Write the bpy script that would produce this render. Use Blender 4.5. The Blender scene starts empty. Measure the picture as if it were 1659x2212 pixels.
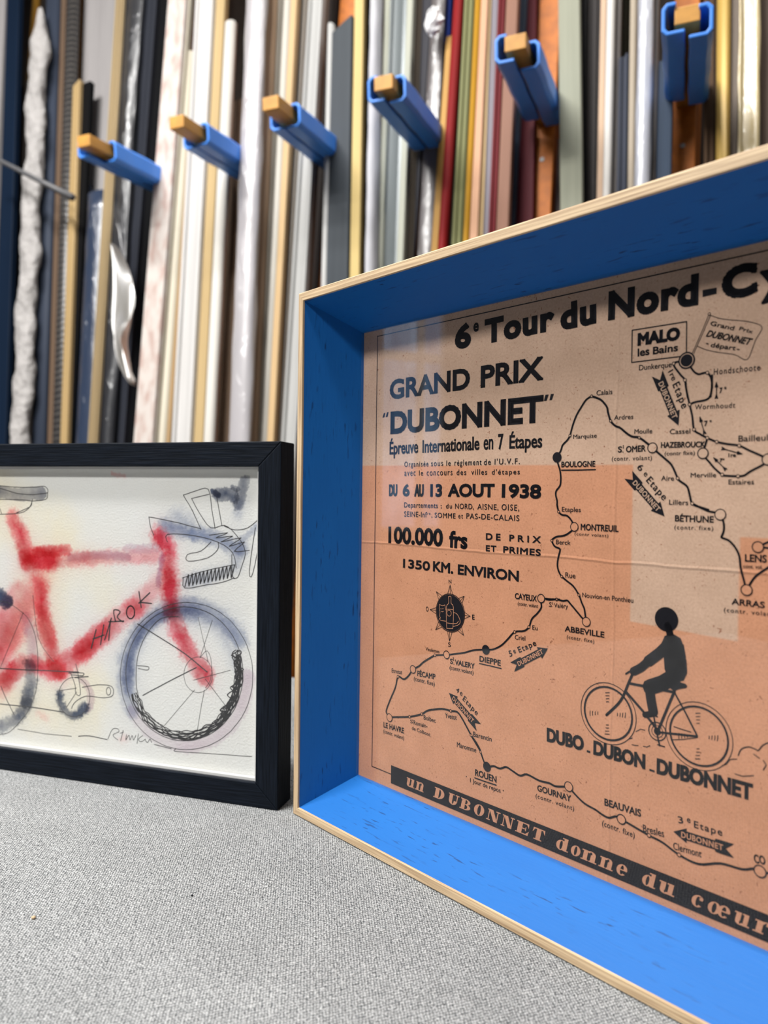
import bpy, math, random
import numpy as np
from mathutils import Vector, Matrix, Euler

# ------------------------------------------------------------------ camera, world, lights
SC = bpy.context.scene
COL = SC.collection
SC.view_settings.view_transform = 'Standard'
SC.view_settings.look = 'None'
SC.view_settings.gamma = 1.0
SC.view_settings.exposure = 0.0
random.seed(7)
V = Vector
ZC = 0.2142                                   # camera height above the table top (table top is z = 0)
cam_d = bpy.data.cameras.new('camera'); cam = bpy.data.objects.new('camera', cam_d); COL.objects.link(cam)
cam.matrix_world = Matrix(((0.9999116, -0.0132943, 0.0, 0.0), (0.0002744, 0.0206352, -0.9997870, 0.0), (0.0132915, 0.9996987, 0.0206371, ZC), (0, 0, 0, 1)))
cam_d.sensor_fit = 'VERTICAL'; cam_d.sensor_height = 36.0
cam_d.lens = 1600.0 / 2212.0 * 36.0
cam_d.clip_start = 0.01
cam_d.dof.use_dof = True
cam_d.dof.focus_distance = 0.43
cam_d.dof.aperture_fstop = 7.6
SC.camera = cam

PSI = -0.4538                                 # the rack wall is turned against the camera
ER = V((math.cos(PSI), math.sin(PSI), 0)); NR = V((math.sin(PSI), -math.cos(PSI), 0)); K = V((0, 0, 1))
def room(a, n, z): return ER * a + NR * n + K * z
ROOM_ROT = Euler((0, 0, PSI))

world = bpy.data.worlds.new('world'); SC.world = world; world.use_nodes = True
world.node_tree.nodes['Background'].inputs[0].default_value = (0.75, 0.85, 1, 1)
world.node_tree.nodes['Background'].inputs[1].default_value = 0.6

def area(name, loc, direction, sx, sy, power, col):
    d = bpy.data.lights.new(name, 'AREA'); d.shape = 'RECTANGLE'; d.size = sx; d.size_y = sy; d.energy = power; d.color = col
    o = bpy.data.objects.new(name, d); COL.objects.link(o)
    z = -V(direction).normalized(); x = (ER - z * ER.dot(z)).normalized(); y = z.cross(x)
    o.matrix_world = Matrix((( x.x, y.x, z.x, loc.x), (x.y, y.y, z.y, loc.y), (x.z, y.z, z.z, loc.z), (0, 0, 0, 1)))
    return o
LAMPS = [(-1.02, 0.20, 1.30, 106, 'long ceiling lamp above the left of the table'), (-1.25, 1.45, 1.30, 112, 'long unseen fill lamp added near the left wall'), (0.35, -0.80, 1.60, 17, 'long unseen fill lamp added above the right part of the rack')]  # first is the main lamp; the other two are unseen, added as fill
for a_, n_, l_, w_, _ in LAMPS: area('ceiling_and_fill_light', room(a_, n_, 2.235), (0, 0, -1), l_, 0.16, w_, (1, 0.98, 0.95))

# ------------------------------------------------------------------ helpers
def srgb(*c):
    r = []
    for v in c:
        v = v / 255.0
        r.append(v / 12.92 if v <= 0.04045 else ((v + 0.055) / 1.055) ** 2.4)
    return tuple(r) + (1.0,)

def new_mat(name):
    m = bpy.data.materials.new(name); m.use_nodes = True
    nt = m.node_tree; b = nt.nodes['Principled BSDF']
    return m, nt, b
def N(nt, typ, **kw):
    n = nt.nodes.new(typ)
    for k, v in kw.items():
        if k.startswith('i_'):
            key = k[2:]; key = int(key) if key.isdigit() else key.replace('_', ' ')
            n.inputs[key].default_value = v
        else: setattr(n, k, v)
    return n
def lk(nt, a, b): nt.links.new(a, b)
def ramp(nt, stops):
    r = nt.nodes.new('ShaderNodeValToRGB'); e = r.color_ramp.elements
    e[0].position, e[0].color = stops[0]; e[1].position, e[1].color = stops[1]
    for p, c in stops[2:]:
        q = e.new(p); q.color = c
    return r
def mapping(nt, coord, scale):
    tc = N(nt, 'ShaderNodeTexCoord'); mp = N(nt, 'ShaderNodeMapping'); mp.inputs['Scale'].default_value = scale
    lk(nt, tc.outputs[coord], mp.inputs['Vector']); return mp.outputs[0]
def mixc(nt, fac, a, b, mode='MIX'):
    m = nt.nodes.new('ShaderNodeMix'); m.data_type = 'RGBA'; m.blend_type = mode
    for sock, val in ((m.inputs[0], fac), (m.inputs[6], a), (m.inputs[7], b)):
        if hasattr(val, 'is_linked'): lk(nt, val, sock)
        else: sock.default_value = val
    return m.outputs[2]
def bump(nt, b, h, strength, dist):
    n = N(nt, 'ShaderNodeBump'); n.inputs['Strength'].default_value = strength; n.inputs['Distance'].default_value = dist
    lk(nt, h, n.inputs['Height']); lk(nt, n.outputs[0], b.inputs['Normal']); return n

class MB:
    def __init__(s): s.v = []; s.f = []; s.uv = []
    def quad(s, a, b, c, d, uv=None):
        i = len(s.v); s.v += [tuple(a), tuple(b), tuple(c), tuple(d)]; s.f.append((i, i+1, i+2, i+3)); s.uv += list(uv) if uv else [(0, 0)] * 4
    def poly(s, pts, uv=None):
        i = len(s.v); s.v += [tuple(p) for p in pts]; s.f.append(tuple(range(i, i + len(pts)))); s.uv += list(uv) if uv else [(0, 0)] * len(pts)
    def box(s, o, x, y, z):
        """box from corner o with edge vectors x, y, z"""
        o, x, y, z = V(o), V(x), V(y), V(z)
        p = [o, o+x, o+x+y, o+y, o+z, o+x+z, o+x+y+z, o+y+z]
        i = len(s.v); s.v += [tuple(q) for q in p]
        for f in ((3,2,1,0), (4,5,6,7), (0,1,5,4), (1,2,6,5), (2,3,7,6), (3,0,4,7)):
            s.f.append(tuple(i + j for j in f)); s.uv += [(0, 0)] * 4
    def loft(s, rings, closed=True, caps=True, uvl=None):
        i = len(s.v); n = len(rings[0])
        for r in rings: s.v += [tuple(p) for p in r]
        for j in range(len(rings) - 1):
            for q in range(n if closed else n - 1):
                a = i + j*n + q; b = i + j*n + (q+1) % n
                s.f.append((a, b, b + n, a + n))
                u0, u1 = (uvl[j], uvl[j+1]) if uvl else (j, j+1)
                s.uv += [(u0, q/n), (u0, (q+1)/n), (u1, (q+1)/n), (u1, q/n)]
        if caps and closed:
            s.f.append(tuple(i + q for q in reversed(range(n)))); s.uv += [(0, 0)] * n
            s.f.append(tuple(i + (len(rings)-1)*n + q for q in range(n))); s.uv += [(0, 0)] * n
    def build(s, name, mat, parent=None, smooth=False, bevel=0, local=None):
        me = bpy.data.meshes.new(name); me.from_pydata(s.v, [], s.f)
        uvl = me.uv_layers.new(name='UVMap')
        uvl.data.foreach_set('uv', np.array(s.uv, dtype=np.float32).ravel())
        me.materials.append(mat)
        if smooth: me.polygons.foreach_set('use_smooth', [True] * len(me.polygons))
        me.update()
        o = bpy.data.objects.new(name, me); COL.objects.link(o)
        if parent is not None: o.parent = parent
        if bevel:
            m = o.modifiers.new('bevel', 'BEVEL'); m.width = bevel; m.segments = 2; m.limit_method = 'ANGLE'; m.angle_limit = 0.6
        return o
def tag(o, label=None, cat=None, group=None, kind=None):
    if label: o['label'] = label
    if cat: o['category'] = cat
    if group: o['group'] = group
    if kind: o['kind'] = kind
    return o
def empty(name, mw, label, cat, group=None):
    o = bpy.data.objects.new(name, None); COL.objects.link(o); o.matrix_world = mw; o.empty_display_size = 0.05
    return tag(o, label, cat, group)
def basis(o, x, y, z):
    return Matrix(((x[0], y[0], z[0], o[0]), (x[1], y[1], z[1], o[1]), (x[2], y[2], z[2], o[2]), (0, 0, 0, 1)))

# ------------------------------------------------------------------ materials
def plain(name, col, rough=0.5, metal=0.0, var=0.06, scale=(40, 40, 2), coat=0.0, bmp=0.0, spec=0.4):
    m, nt, b = new_mat(name)
    no = N(nt, 'ShaderNodeTexNoise'); no.inputs['Scale'].default_value = 1.0; no.inputs['Detail'].default_value = 4
    lk(nt, mapping(nt, 'Object', scale), no.inputs['Vector'])
    r = ramp(nt, [(0.3, tuple(c * (1 - 2*var) for c in col[:3]) + (1,)), (0.7, tuple(min(1, c * (1 + var)) for c in col[:3]) + (1,))])
    lk(nt, no.outputs[0], r.inputs[0]); lk(nt, r.outputs[0], b.inputs['Base Color'])
    b.inputs['Roughness'].default_value = rough; b.inputs['Metallic'].default_value = metal
    b.inputs['Specular IOR Level'].default_value = spec
    b.inputs['Coat Weight'].default_value = coat; b.inputs['Coat Roughness'].default_value = 0.12
    if bmp: bump(nt, b, no.outputs[0], bmp, 0.01)
    return m

def film_mat(name, col, rough=0.35):
    """a moulding seen through its wrinkled clear film: glossy coat with its own wrinkles"""
    m, nt, b = new_mat(name)
    no = N(nt, 'ShaderNodeTexNoise'); no.inputs['Scale'].default_value = 1.0; no.inputs['Detail'].default_value = 3; no.inputs['Distortion'].default_value = 1.2
    lk(nt, mapping(nt, 'Object', (26, 26, 9)), no.inputs['Vector'])
    b.inputs['Base Color'].default_value = col; b.inputs['Roughness'].default_value = rough
    b.inputs['Coat Weight'].default_value = 0.6; b.inputs['Coat Roughness'].default_value = 0.2; b.inputs['Coat IOR'].default_value = 1.5
    bn = N(nt, 'ShaderNodeBump'); bn.inputs['Strength'].default_value = 0.9; bn.inputs['Distance'].default_value = 0.012
    lk(nt, no.outputs[0], bn.inputs['Height']); lk(nt, bn.outputs[0], b.inputs['Coat Normal'])
    return m

def blue_paint():
    m, nt, b = new_mat('blue_painted_oak')
    uv = mapping(nt, 'UV', (1, 1, 1))
    mp = N(nt, 'ShaderNodeMapping'); mp.inputs['Scale'].default_value = (75, 620, 1); lk(nt, uv, mp.inputs['Vector'])
    n1 = N(nt, 'ShaderNodeTexNoise'); n1.inputs['Scale'].default_value = 1.0; n1.inputs['Detail'].default_value = 2.5; n1.inputs['Distortion'].default_value = 0.3
    lk(nt, mp.outputs[0], n1.inputs['Vector'])
    mp2 = N(nt, 'ShaderNodeMapping'); mp2.inputs['Scale'].default_value = (14, 60, 1); lk(nt, uv, mp2.inputs['Vector'])
    n2 = N(nt, 'ShaderNodeTexNoise'); n2.inputs['Scale'].default_value = 1.0; n2.inputs['Detail'].default_value = 2; lk(nt, mp2.outputs[0], n2.inputs['Vector'])
    r1 = ramp(nt, [(0.605, (0, 0, 0, 1)), (0.68, (1, 1, 1, 1))]); lk(nt, n1.outputs[0], r1.inputs[0])
    r2 = ramp(nt, [(0.42, (0, 0, 0, 1)), (0.62, (1, 1, 1, 1))]); lk(nt, n2.outputs[0], r2.inputs[0])
    mul = N(nt, 'ShaderNodeMath', operation='MULTIPLY'); lk(nt, r1.outputs[0], mul.inputs[0]); lk(nt, r2.outputs[0], mul.inputs[1])
    base = mixc(nt, n2.outputs[0], BLUE_A, BLUE_B)
    c = mixc(nt, mul.outputs[0], base, BLUE_PORE)
    lk(nt, c, b.inputs['Base Color']); b.inputs['Roughness'].default_value = 0.5; b.inputs['Specular IOR Level'].default_value = 0.25
    bump(nt, b, n1.outputs[0], 0.12, 0.0006)
    return m
BLUE_A = (0.003, 0.090, 0.325, 1); BLUE_B = (0.0045, 0.110, 0.375, 1); BLUE_PORE = (0.002, 0.036, 0.14, 1)

def oak(name, ca, cb):
    m, nt, b = new_mat(name)
    uv = mapping(nt, 'UV', (16, 900, 1))
    n1 = N(nt, 'ShaderNodeTexNoise'); n1.inputs['Scale'].default_value = 1; n1.inputs['Detail'].default_value = 4; n1.inputs['Distortion'].default_value = 0.6
    lk(nt, uv, n1.inputs['Vector'])
    r = ramp(nt, [(0.34, ca), (0.62, cb)]); lk(nt, n1.outputs[0], r.inputs[0]); lk(nt, r.outputs[0], b.inputs['Base Color'])
    b.inputs['Roughness'].default_value = 0.6
    bump(nt, b, n1.outputs[0], 0.3, 0.0005)
    return m

def black_stain():
    m, nt, b = new_mat('black_stained_wood')
    uv = mapping(nt, 'UV', (40, 900, 1))
    n1 = N(nt, 'ShaderNodeTexNoise'); n1.inputs['Scale'].default_value = 1; n1.inputs['Detail'].default_value = 3; lk(nt, uv, n1.inputs['Vector'])
    r = ramp(nt, [(0.3, (0.002, 0.0035, 0.006, 1)), (0.7, (0.007, 0.0105, 0.018, 1))]); lk(nt, n1.outputs[0], r.inputs[0]); lk(nt, r.outputs[0], b.inputs['Base Color'])
    b.inputs['Roughness'].default_value = 0.55; b.inputs['Specular IOR Level'].default_value = 0.1
    bump(nt, b, n1.outputs[0], 0.5, 0.0006)
    return m

def kraft():
    m, nt, b = new_mat('orange_poster_paper')
    o = mapping(nt, 'Object', (1, 1, 1))
    fine = N(nt, 'ShaderNodeTexNoise'); fine.inputs['Scale'].default_value = 900; fine.inputs['Detail'].default_value = 3; lk(nt, o, fine.inputs['Vector'])
    mid = N(nt, 'ShaderNodeTexNoise'); mid.inputs['Scale'].default_value = 45; mid.inputs['Detail'].default_value = 5; lk(nt, o, mid.inputs['Vector'])
    spk = N(nt, 'ShaderNodeTexNoise'); spk.inputs['Scale'].default_value = 420; spk.inputs['Detail'].default_value = 2; spk.inputs['Distortion'].default_value = 2.5; lk(nt, o, spk.inputs['Vector'])
    r1 = ramp(nt, [(0.3, PAPER_A), (0.7, PAPER_B)]); lk(nt, mid.outputs[0], r1.inputs[0])
    r2 = ramp(nt, [(0.35, (0.88, 0.87, 0.86, 1)), (0.65, (1, 1, 1, 1))]); lk(nt, fine.outputs[0], r2.inputs[0])
    c = mixc(nt, 1.0, r1.outputs[0], r2.outputs[0], 'MULTIPLY')
    # the upper part of the sheet and a block in its middle are tinted a paler beige
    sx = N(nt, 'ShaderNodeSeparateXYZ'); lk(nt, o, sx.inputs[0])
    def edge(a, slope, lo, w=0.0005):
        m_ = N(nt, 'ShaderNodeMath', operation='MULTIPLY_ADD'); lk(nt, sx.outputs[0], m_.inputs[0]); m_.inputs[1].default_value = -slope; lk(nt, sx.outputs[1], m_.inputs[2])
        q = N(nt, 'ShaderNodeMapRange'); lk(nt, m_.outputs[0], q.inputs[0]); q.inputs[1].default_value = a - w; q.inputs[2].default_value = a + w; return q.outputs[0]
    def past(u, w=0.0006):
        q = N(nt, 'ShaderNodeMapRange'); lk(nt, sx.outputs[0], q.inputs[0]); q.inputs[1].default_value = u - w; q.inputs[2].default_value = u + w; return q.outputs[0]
    f1, f2, f3 = edge(PALE_EDGES[0], PALE_EDGES[1], 0), edge(PALE_EDGES[2], PALE_EDGES[3], 0), edge(PALE_EDGES[4], 0.0, 0)
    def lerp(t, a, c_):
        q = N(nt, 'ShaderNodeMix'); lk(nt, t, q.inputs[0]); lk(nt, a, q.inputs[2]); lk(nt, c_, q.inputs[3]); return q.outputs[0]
    pale = lerp(past(PALE_EDGES[6]), lerp(past(PALE_EDGES[5]), f1, f2), f3)
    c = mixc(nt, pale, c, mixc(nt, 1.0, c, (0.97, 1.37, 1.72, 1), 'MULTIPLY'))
    r3 = ramp(nt, [(0.27, (1, 1, 1, 1)), (0.33, (0, 0, 0, 1))]); lk(nt, spk.outputs[0], r3.inputs[0])
    c = mixc(nt, r3.outputs[0], c, (0.22, 0.085, 0.045, 1))
    lk(nt, c, b.inputs['Base Color']); b.inputs['Roughness'].default_value = 0.85; b.inputs['Specular IOR Level'].default_value = 0.15
    # fold creases across the sheet
    wob = N(nt, 'ShaderNodeTexNoise'); wob.inputs['Scale'].default_value = 30; lk(nt, o, wob.inputs['Vector'])
    hs = []
    for sock, pos in ((sx.outputs[0], CREASE_U), (sx.outputs[1], CREASE_V)):
        a = N(nt, 'ShaderNodeMath', operation='SUBTRACT'); lk(nt, sock, a.inputs[0]); a.inputs[1].default_value = pos
        w = N(nt, 'ShaderNodeMath', operation='MULTIPLY_ADD'); lk(nt, wob.outputs[0], w.inputs[0]); w.inputs[1].default_value = 0.003; lk(nt, a.outputs[0], w.inputs[2])
        ab = N(nt, 'ShaderNodeMath', operation='ABSOLUTE'); lk(nt, w.outputs[0], ab.inputs[0])
        mr = N(nt, 'ShaderNodeMapRange'); lk(nt, ab.outputs[0], mr.inputs[0]); mr.inputs[1].default_value = 0; mr.inputs[2].default_value = 0.0011; mr.inputs[3].default_value = 1; mr.inputs[4].default_value = 0
        hs.append(mr.outputs[0])
    ad = N(nt, 'ShaderNodeMath', operation='ADD'); lk(nt, hs[0], ad.inputs[0]); lk(nt, hs[1], ad.inputs[1])
    ad2 = N(nt, 'ShaderNodeMath', operation='MULTIPLY_ADD'); lk(nt, mid.outputs[0], ad2.inputs[0]); ad2.inputs[1].default_value = 1.2; lk(nt, ad.outputs[0], ad2.inputs[2])
    bump(nt, b, ad2.outputs[0], 0.55, 0.0005)
    return m
PAPER_A = (0.475, 0.23, 0.132, 1); PAPER_B = (0.535, 0.262, 0.153, 1)
PALE_EDGES = (0.2108, -0.0191, 0.1396, -0.0423, 0.1746, 0.1976, 0.2482)
CREASE_U, CREASE_V = 0.190, 0.161

def glass_mat():
    m = bpy.data.materials.new('picture_glass'); m.use_nodes = True; nt = m.node_tree
    for n in list(nt.nodes):
        if n.type != 'OUTPUT_MATERIAL': nt.nodes.remove(n)
    out = [n for n in nt.nodes if n.type == 'OUTPUT_MATERIAL'][0]
    tr = N(nt, 'ShaderNodeBsdfTransparent'); gl = N(nt, 'ShaderNodeBsdfGlossy'); gl.inputs['Roughness'].default_value = 0.0
    fr = N(nt, 'ShaderNodeFresnel'); ge = N(nt, 'ShaderNodeNewGeometry'); ir = N(nt, 'ShaderNodeMapRange'); lk(nt, ge.outputs['Backfacing'], ir.inputs[0]); ir.inputs[3].default_value = 1.43; ir.inputs[4].default_value = 1 / 1.43; lk(nt, ir.outputs[0], fr.inputs['IOR'])
    mx = N(nt, 'ShaderNodeMixShader'); lk(nt, fr.outputs[0], mx.inputs[0]); lk(nt, tr.outputs[0], mx.inputs[1]); lk(nt, gl.outputs[0], mx.inputs[2]); lk(nt, mx.outputs[0], out.inputs[0])
    return m

def cloth_mat():
    m, nt, b = new_mat('grey_linen')
    o = mapping(nt, 'Object', (1, 1, 1))
    fs = []
    for sc in ((620, 1500, 1), (1450, 640, 1)):
        mp = N(nt, 'ShaderNodeMapping'); mp.inputs['Scale'].default_value = sc; mp.inputs['Rotation'].default_value = (0, 0, 0.12); lk(nt, o, mp.inputs['Vector'])
        n = N(nt, 'ShaderNodeTexNoise'); n.inputs['Scale'].default_value = 1.0; n.inputs['Detail'].default_value = 1.5; n.inputs['Distortion'].default_value = 0.6; lk(nt, mp.outputs[0], n.inputs['Vector']); fs.append(n.outputs[0])
    ws = []
    for ang, sc in ((0.55, 235), (-0.75, 200)):
        mp = N(nt, 'ShaderNodeMapping'); mp.inputs['Rotation'].default_value = (0, 0, ang); lk(nt, o, mp.inputs['Vector'])
        w = N(nt, 'ShaderNodeTexWave'); w.inputs['Scale'].default_value = sc; w.inputs['Distortion'].default_value = 3.0; w.inputs['Detail'].default_value = 2.0; w.inputs['Detail Scale'].default_value = 1.2
        lk(nt, mp.outputs[0], w.inputs['Vector']); ws.append(w.outputs[1])
    wv = N(nt, 'ShaderNodeMath', operation='MULTIPLY'); lk(nt, ws[0], wv.inputs[0]); lk(nt, ws[1], wv.inputs[1])
    nm = N(nt, 'ShaderNodeMath', operation='MAXIMUM'); lk(nt, fs[0], nm.inputs[0]); lk(nt, fs[1], nm.inputs[1])
    mx = N(nt, 'ShaderNodeMath', operation='MULTIPLY_ADD'); lk(nt, wv.outputs[0], mx.inputs[0]); mx.inputs[1].default_value = 0.30; lk(nt, nm.outputs[0], mx.inputs[2])
    big = N(nt, 'ShaderNodeTexNoise'); big.inputs['Scale'].default_value = 26; big.inputs['Detail'].default_value = 4; lk(nt, o, big.inputs['Vector'])
    r = ramp(nt, [(0.46, CLOTH_A), (0.82, CLOTH_B)]); lk(nt, mx.outputs[0], r.inputs[0])
    r2 = ramp(nt, [(0.3, (0.88, 0.88, 0.88, 1)), (0.7, (1, 1, 1, 1))]); lk(nt, big.outputs[0], r2.inputs[0])
    c = mixc(nt, 1.0, r.outputs[0], r2.outputs[0], 'MULTIPLY')
    lk(nt, c, b.inputs['Base Color']); b.inputs['Roughness'].default_value = 0.95; b.inputs['Specular IOR Level'].default_value = 0.1
    bump(nt, b, mx.outputs[0], 0.9, 0.0012)
    return m
CLOTH_A = (0.05, 0.055, 0.06, 1); CLOTH_B = (0.50, 0.51, 0.51, 1)

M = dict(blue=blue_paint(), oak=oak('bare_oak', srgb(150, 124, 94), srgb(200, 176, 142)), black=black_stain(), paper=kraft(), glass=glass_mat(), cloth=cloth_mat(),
    ink=plain('black_ink', (0.010, 0.010, 0.013, 1), 0.8, var=0.02, spec=0.05), pencil=plain('graphite', (0.05, 0.05, 0.055, 1), 0.6, var=0.3, scale=(700, 700, 700)),
    white=plain('white_board', (0.7, 0.7, 0.69, 1), 0.7, var=0.01), backing=plain('brown_backing_board', (0.25, 0.16, 0.09, 1), 0.8))

def emitter(name, col, s):
    m = bpy.data.materials.new(name); m.use_nodes = True; nt = m.node_tree
    for n in list(nt.nodes):
        if n.type != 'OUTPUT_MATERIAL': nt.nodes.remove(n)
    out = [n for n in nt.nodes if n.type == 'OUTPUT_MATERIAL'][0]
    e = N(nt, 'ShaderNodeEmission'); e.inputs[0].default_value = col; e.inputs[1].default_value = s
    lk(nt, e.outputs[0], out.inputs[0]); return m
SKYBLUE = emitter('blue_daylight', (0.30, 0.56, 1.0, 1), 2.2)
_nt = SKYBLUE.node_tree; _n = N(_nt, 'ShaderNodeTexNoise'); _n.inputs['Scale'].default_value = 1.0; lk(_nt, mapping(_nt, 'Object', (1, 9, 3.2)), _n.inputs['Vector'])
_r = ramp(_nt, [(0.35, (0.10, 0.22, 0.45, 1)), (0.68, (0.42, 0.66, 1.0, 1))]); lk(_nt, _n.outputs[0], _r.inputs[0]); lk(_nt, _r.outputs[0], [n for n in _nt.nodes if n.type == 'EMISSION'][0].inputs[0])
LAMP = emitter('lamp_diffuser', (1, 0.965, 0.91, 1), 6.0)

# ------------------------------------------------------------------ the room
def slab(name, a0, a1, n0, n1, z0, z1, mat, kind='structure'):
    b = MB(); b.box(room(a0, n0, z0), ER * (a1 - a0), NR * (n1 - n0), K * (z1 - z0))
    return tag(b.build(name, mat), kind=kind)
m_wall = plain('painted_wall', (0.13, 0.125, 0.12, 1), 0.8, scale=(3, 3, 3)); m_floor = plain('floor_boards', (0.10, 0.075, 0.055, 1), 0.5, scale=(2, 20, 2)); m_ceil = plain('ceiling_paint', (0.42, 0.42, 0.41, 1), 0.9, scale=(2, 2, 2))
FZ = -0.76
slab('floor', -3.2, 3.2, -1.95, 3.4, FZ - 0.1, FZ, m_floor)
slab('ceiling', -3.2, 3.2, -1.95, 3.4, 2.3, 2.4, m_ceil)
slab('wall_back', -3.2, 3.2, -1.95, -1.75, FZ, 2.3, m_wall)
slab('wall_front', -3.2, 3.2, 3.2, 3.4, FZ, 2.3, m_wall)
slab('wall_right', 3.0, 3.2, -1.75, 3.2, FZ, 2.3, m_wall)
# left wall is pieced round the shop windows and the glazed door
def wl(n0, n1, z0, z1, b): b.box(room(-3.2, n0, z0), ER * 0.2, NR * (n1 - n0), K * (z1 - z0))
b = MB()
wl(-1.75, 0.68, FZ, 2.3, b); wl(0.68, 1.02, FZ, 0.05, b); wl(0.68, 1.02, 1.22, 2.3, b); wl(1.02, 3.2, FZ, 2.3, b)
tag(b.build('wall_left', plain('dark_shopfront_paint', (0.03, 0.03, 0.034, 1), 0.7, scale=(3, 3, 3), spec=0.1)), kind='structure')
w_ = bpy.data.objects.new('window_1', None); COL.objects.link(w_); w_.matrix_world = basis(room(-3.06, 0.68, 0.05), ER, NR, K); tag(w_, kind='structure')
p = MB(); p.box((-0.01, 0, 0), (0.01, 0, 0), (0, 0.34, 0), (0, 0, 1.17)); p.build('pane', SKYBLUE, w_)
f = MB()
for o_, y_, z_ in (((0, 0, 0), (0, 0.34, 0), (0, 0, 0.02)), ((0, 0, 1.15), (0, 0.34, 0), (0, 0, 0.02)), ((0, 0, 0), (0, 0.012, 0), (0, 0, 1.17)), ((0, 0.328, 0), (0, 0.012, 0), (0, 0, 1.17)), ((0, 0.20, 0.02), (0, 0.03, 0), (0, 0, 1.13)), ((0, 0.0, 0.82), (0, 0.34, 0), (0, 0, 0.04))):
    f.box(o_, (0.03, 0, 0), y_, z_)
f.build('window_frame', plain('grey_window_frame', (0.3, 0.32, 0.36, 1), 0.5), w_)
m_case = plain('lamp_housing', (0.7, 0.7, 0.7, 1), 0.4)
for a_, n_, l_, w_, lab in LAMPS:
    e_ = empty('ceiling_and_fill_lamp', basis(room(a_, n_, 2.3), ER, NR, K), lab, 'lamp')
    h_ = MB(); h_.box((-l_/2 - 0.03, -0.1, -0.05), (l_ + 0.06, 0, 0), (0, 0.2, 0), (0, 0, 0.049)); h_.build('lamp_housing', m_case, e_)
    d_ = MB(); d_.box((-l_/2, -0.08, -0.058), (l_, 0, 0), (0, 0.16, 0), (0, 0, 0.007)); d_.build('diffuser', LAMP, e_)

# ------------------------------------------------------------------ work table and its cloth
tb = empty('work_table', basis(room(0, 0, FZ), ER, NR, K), 'work table under the grey linen cloth', 'table')
m_wood = plain('table_wood', (0.32, 0.2, 0.11, 1), 0.5, scale=(3, 40, 3))
b = MB(); b.box((-0.66, -0.74, 0.715), (1.66, 0, 0), (0, 1.1, 0), (0, 0, 0.04)); b.build('table_top', m_wood, tb, bevel=0.004)
for a in (-0.6, 0.87):
    for n_ in (-0.68, 0.24):
        b = MB(); b.box((a, n_, 0.0), (0.06, 0, 0), (0, 0.06, 0), (0, 0, 0.714)); b.build('leg', m_wood, tb, bevel=0.004)
b = MB()
g = 24
prof = [(-0.02, -0.22), (-0.016, -0.1), (-0.012, -0.02), (-0.004, -0.003), (0.006, 0.0)]
ringsets = []
for inset, z in prof:
    r_ = []
    x0, x1, y0, y1 = -0.68 + inset, 1.0 - inset, -0.74 + inset, 0.36 - inset
    for i in range(g): r_.append((x0 + (x1 - x0) * i / g, y0, z))
    for i in range(g): r_.append((x1, y0 + (y1 - y0) * i / g, z))
    for i in range(g): r_.append((x1 - (x1 - x0) * i / g, y1, z))
    for i in range(g): r_.append((x0, y1 - (y1 - y0) * i / g, z))
    if z < -0.05:
        r_ = [(p[0] + 0.008 * math.sin(i * 1.3) * (1 if abs(p[1]) < 2 else 0), p[1] + 0.008 * math.cos(i * 1.7), p[2]) for i, p in enumerate(r_)]
    ringsets.append(r_)
b.loft(ringsets, closed=True, caps=False)
b.f.append(tuple(range((len(prof) - 1) * 4 * g, len(prof) * 4 * g))); b.uv += [(0, 0)] * (4 * g)
o = b.build('tablecloth', M['cloth'], smooth=False); o.matrix_world = basis(room(0, 0, 0), ER, NR, K)
tag(o, 'pale grey woven linen cloth spread over the table below both frames', 'tablecloth')
m_crumb = plain('crumb', (0.45, 0.33, 0.2, 1), 0.8)
for (x, y, s, lab) in ((-0.1731, 0.3674, 0.0011, 'light brown crumb on the grey cloth at lower left'), (-0.0995, 0.3904, 0.0006, 'tiny dark crumb on the grey cloth right of the light brown crumb')):
    b = MB(); rr = []
    for j in range(5):
        t = math.pi * j / 4; rr.append([(s * math.sin(t) * math.cos(i * 1.05) * (1.3 if i % 2 else 0.9) + 1e-6 * i, s * math.sin(t) * math.sin(i * 1.05), s * (1 - math.cos(t)) * 0.7) for i in range(6)])
    b.loft(rr); o = b.build('crumb', m_crumb if s > 0.001 else M['ink'], smooth=True); o.location = (x, y, 0.0); tag(o, lab, 'crumb', None)

# ------------------------------------------------------------------ flat printing helpers (millimetres in the sheet's plane)
class Ink:
    """flat shapes printed on a sheet: x, y in mm, lift in mm above the sheet"""
    def __init__(s, lift, step=0.0): s.b = MB(); s.z = lift; s.step = step
    def face(s, pts):
        s.b.poly([(p[0] * 0.001, p[1] * 0.001, s.z * 0.001) for p in pts]); s.z += s.step
    def line(s, pts, w, join=True):
        h = w / 2
        for a, c in zip(pts, pts[1:]):
            dx, dy = c[0] - a[0], c[1] - a[1]; L = math.hypot(dx, dy)
            if L < 1e-6: continue
            nx, ny = -dy / L * h, dx / L * h
            s.face([(a[0] - nx, a[1] - ny), (c[0] - nx, c[1] - ny), (c[0] + nx, c[1] + ny), (a[0] + nx, a[1] + ny)])
        if join:
            for p in pts: s.disc(p[0], p[1], h, 8)
    def disc(s, x, y, r, n=28): s.face([(x + r * math.cos(6.28319 * i / n), y + r * math.sin(6.28319 * i / n)) for i in range(n)])
    def ring(s, x, y, r, w, n=36):
        for i in range(n):
            a, c = 6.28319 * i / n, 6.28319 * (i + 1) / n
            s.face([(x + q * math.cos(t), y + q * math.sin(t)) for q, t in ((r - w/2, a), (r + w/2, a), (r + w/2, c), (r - w/2, c))])
    def build(s, name, mat, parent): return s.b.build(name, mat, parent)
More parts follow.
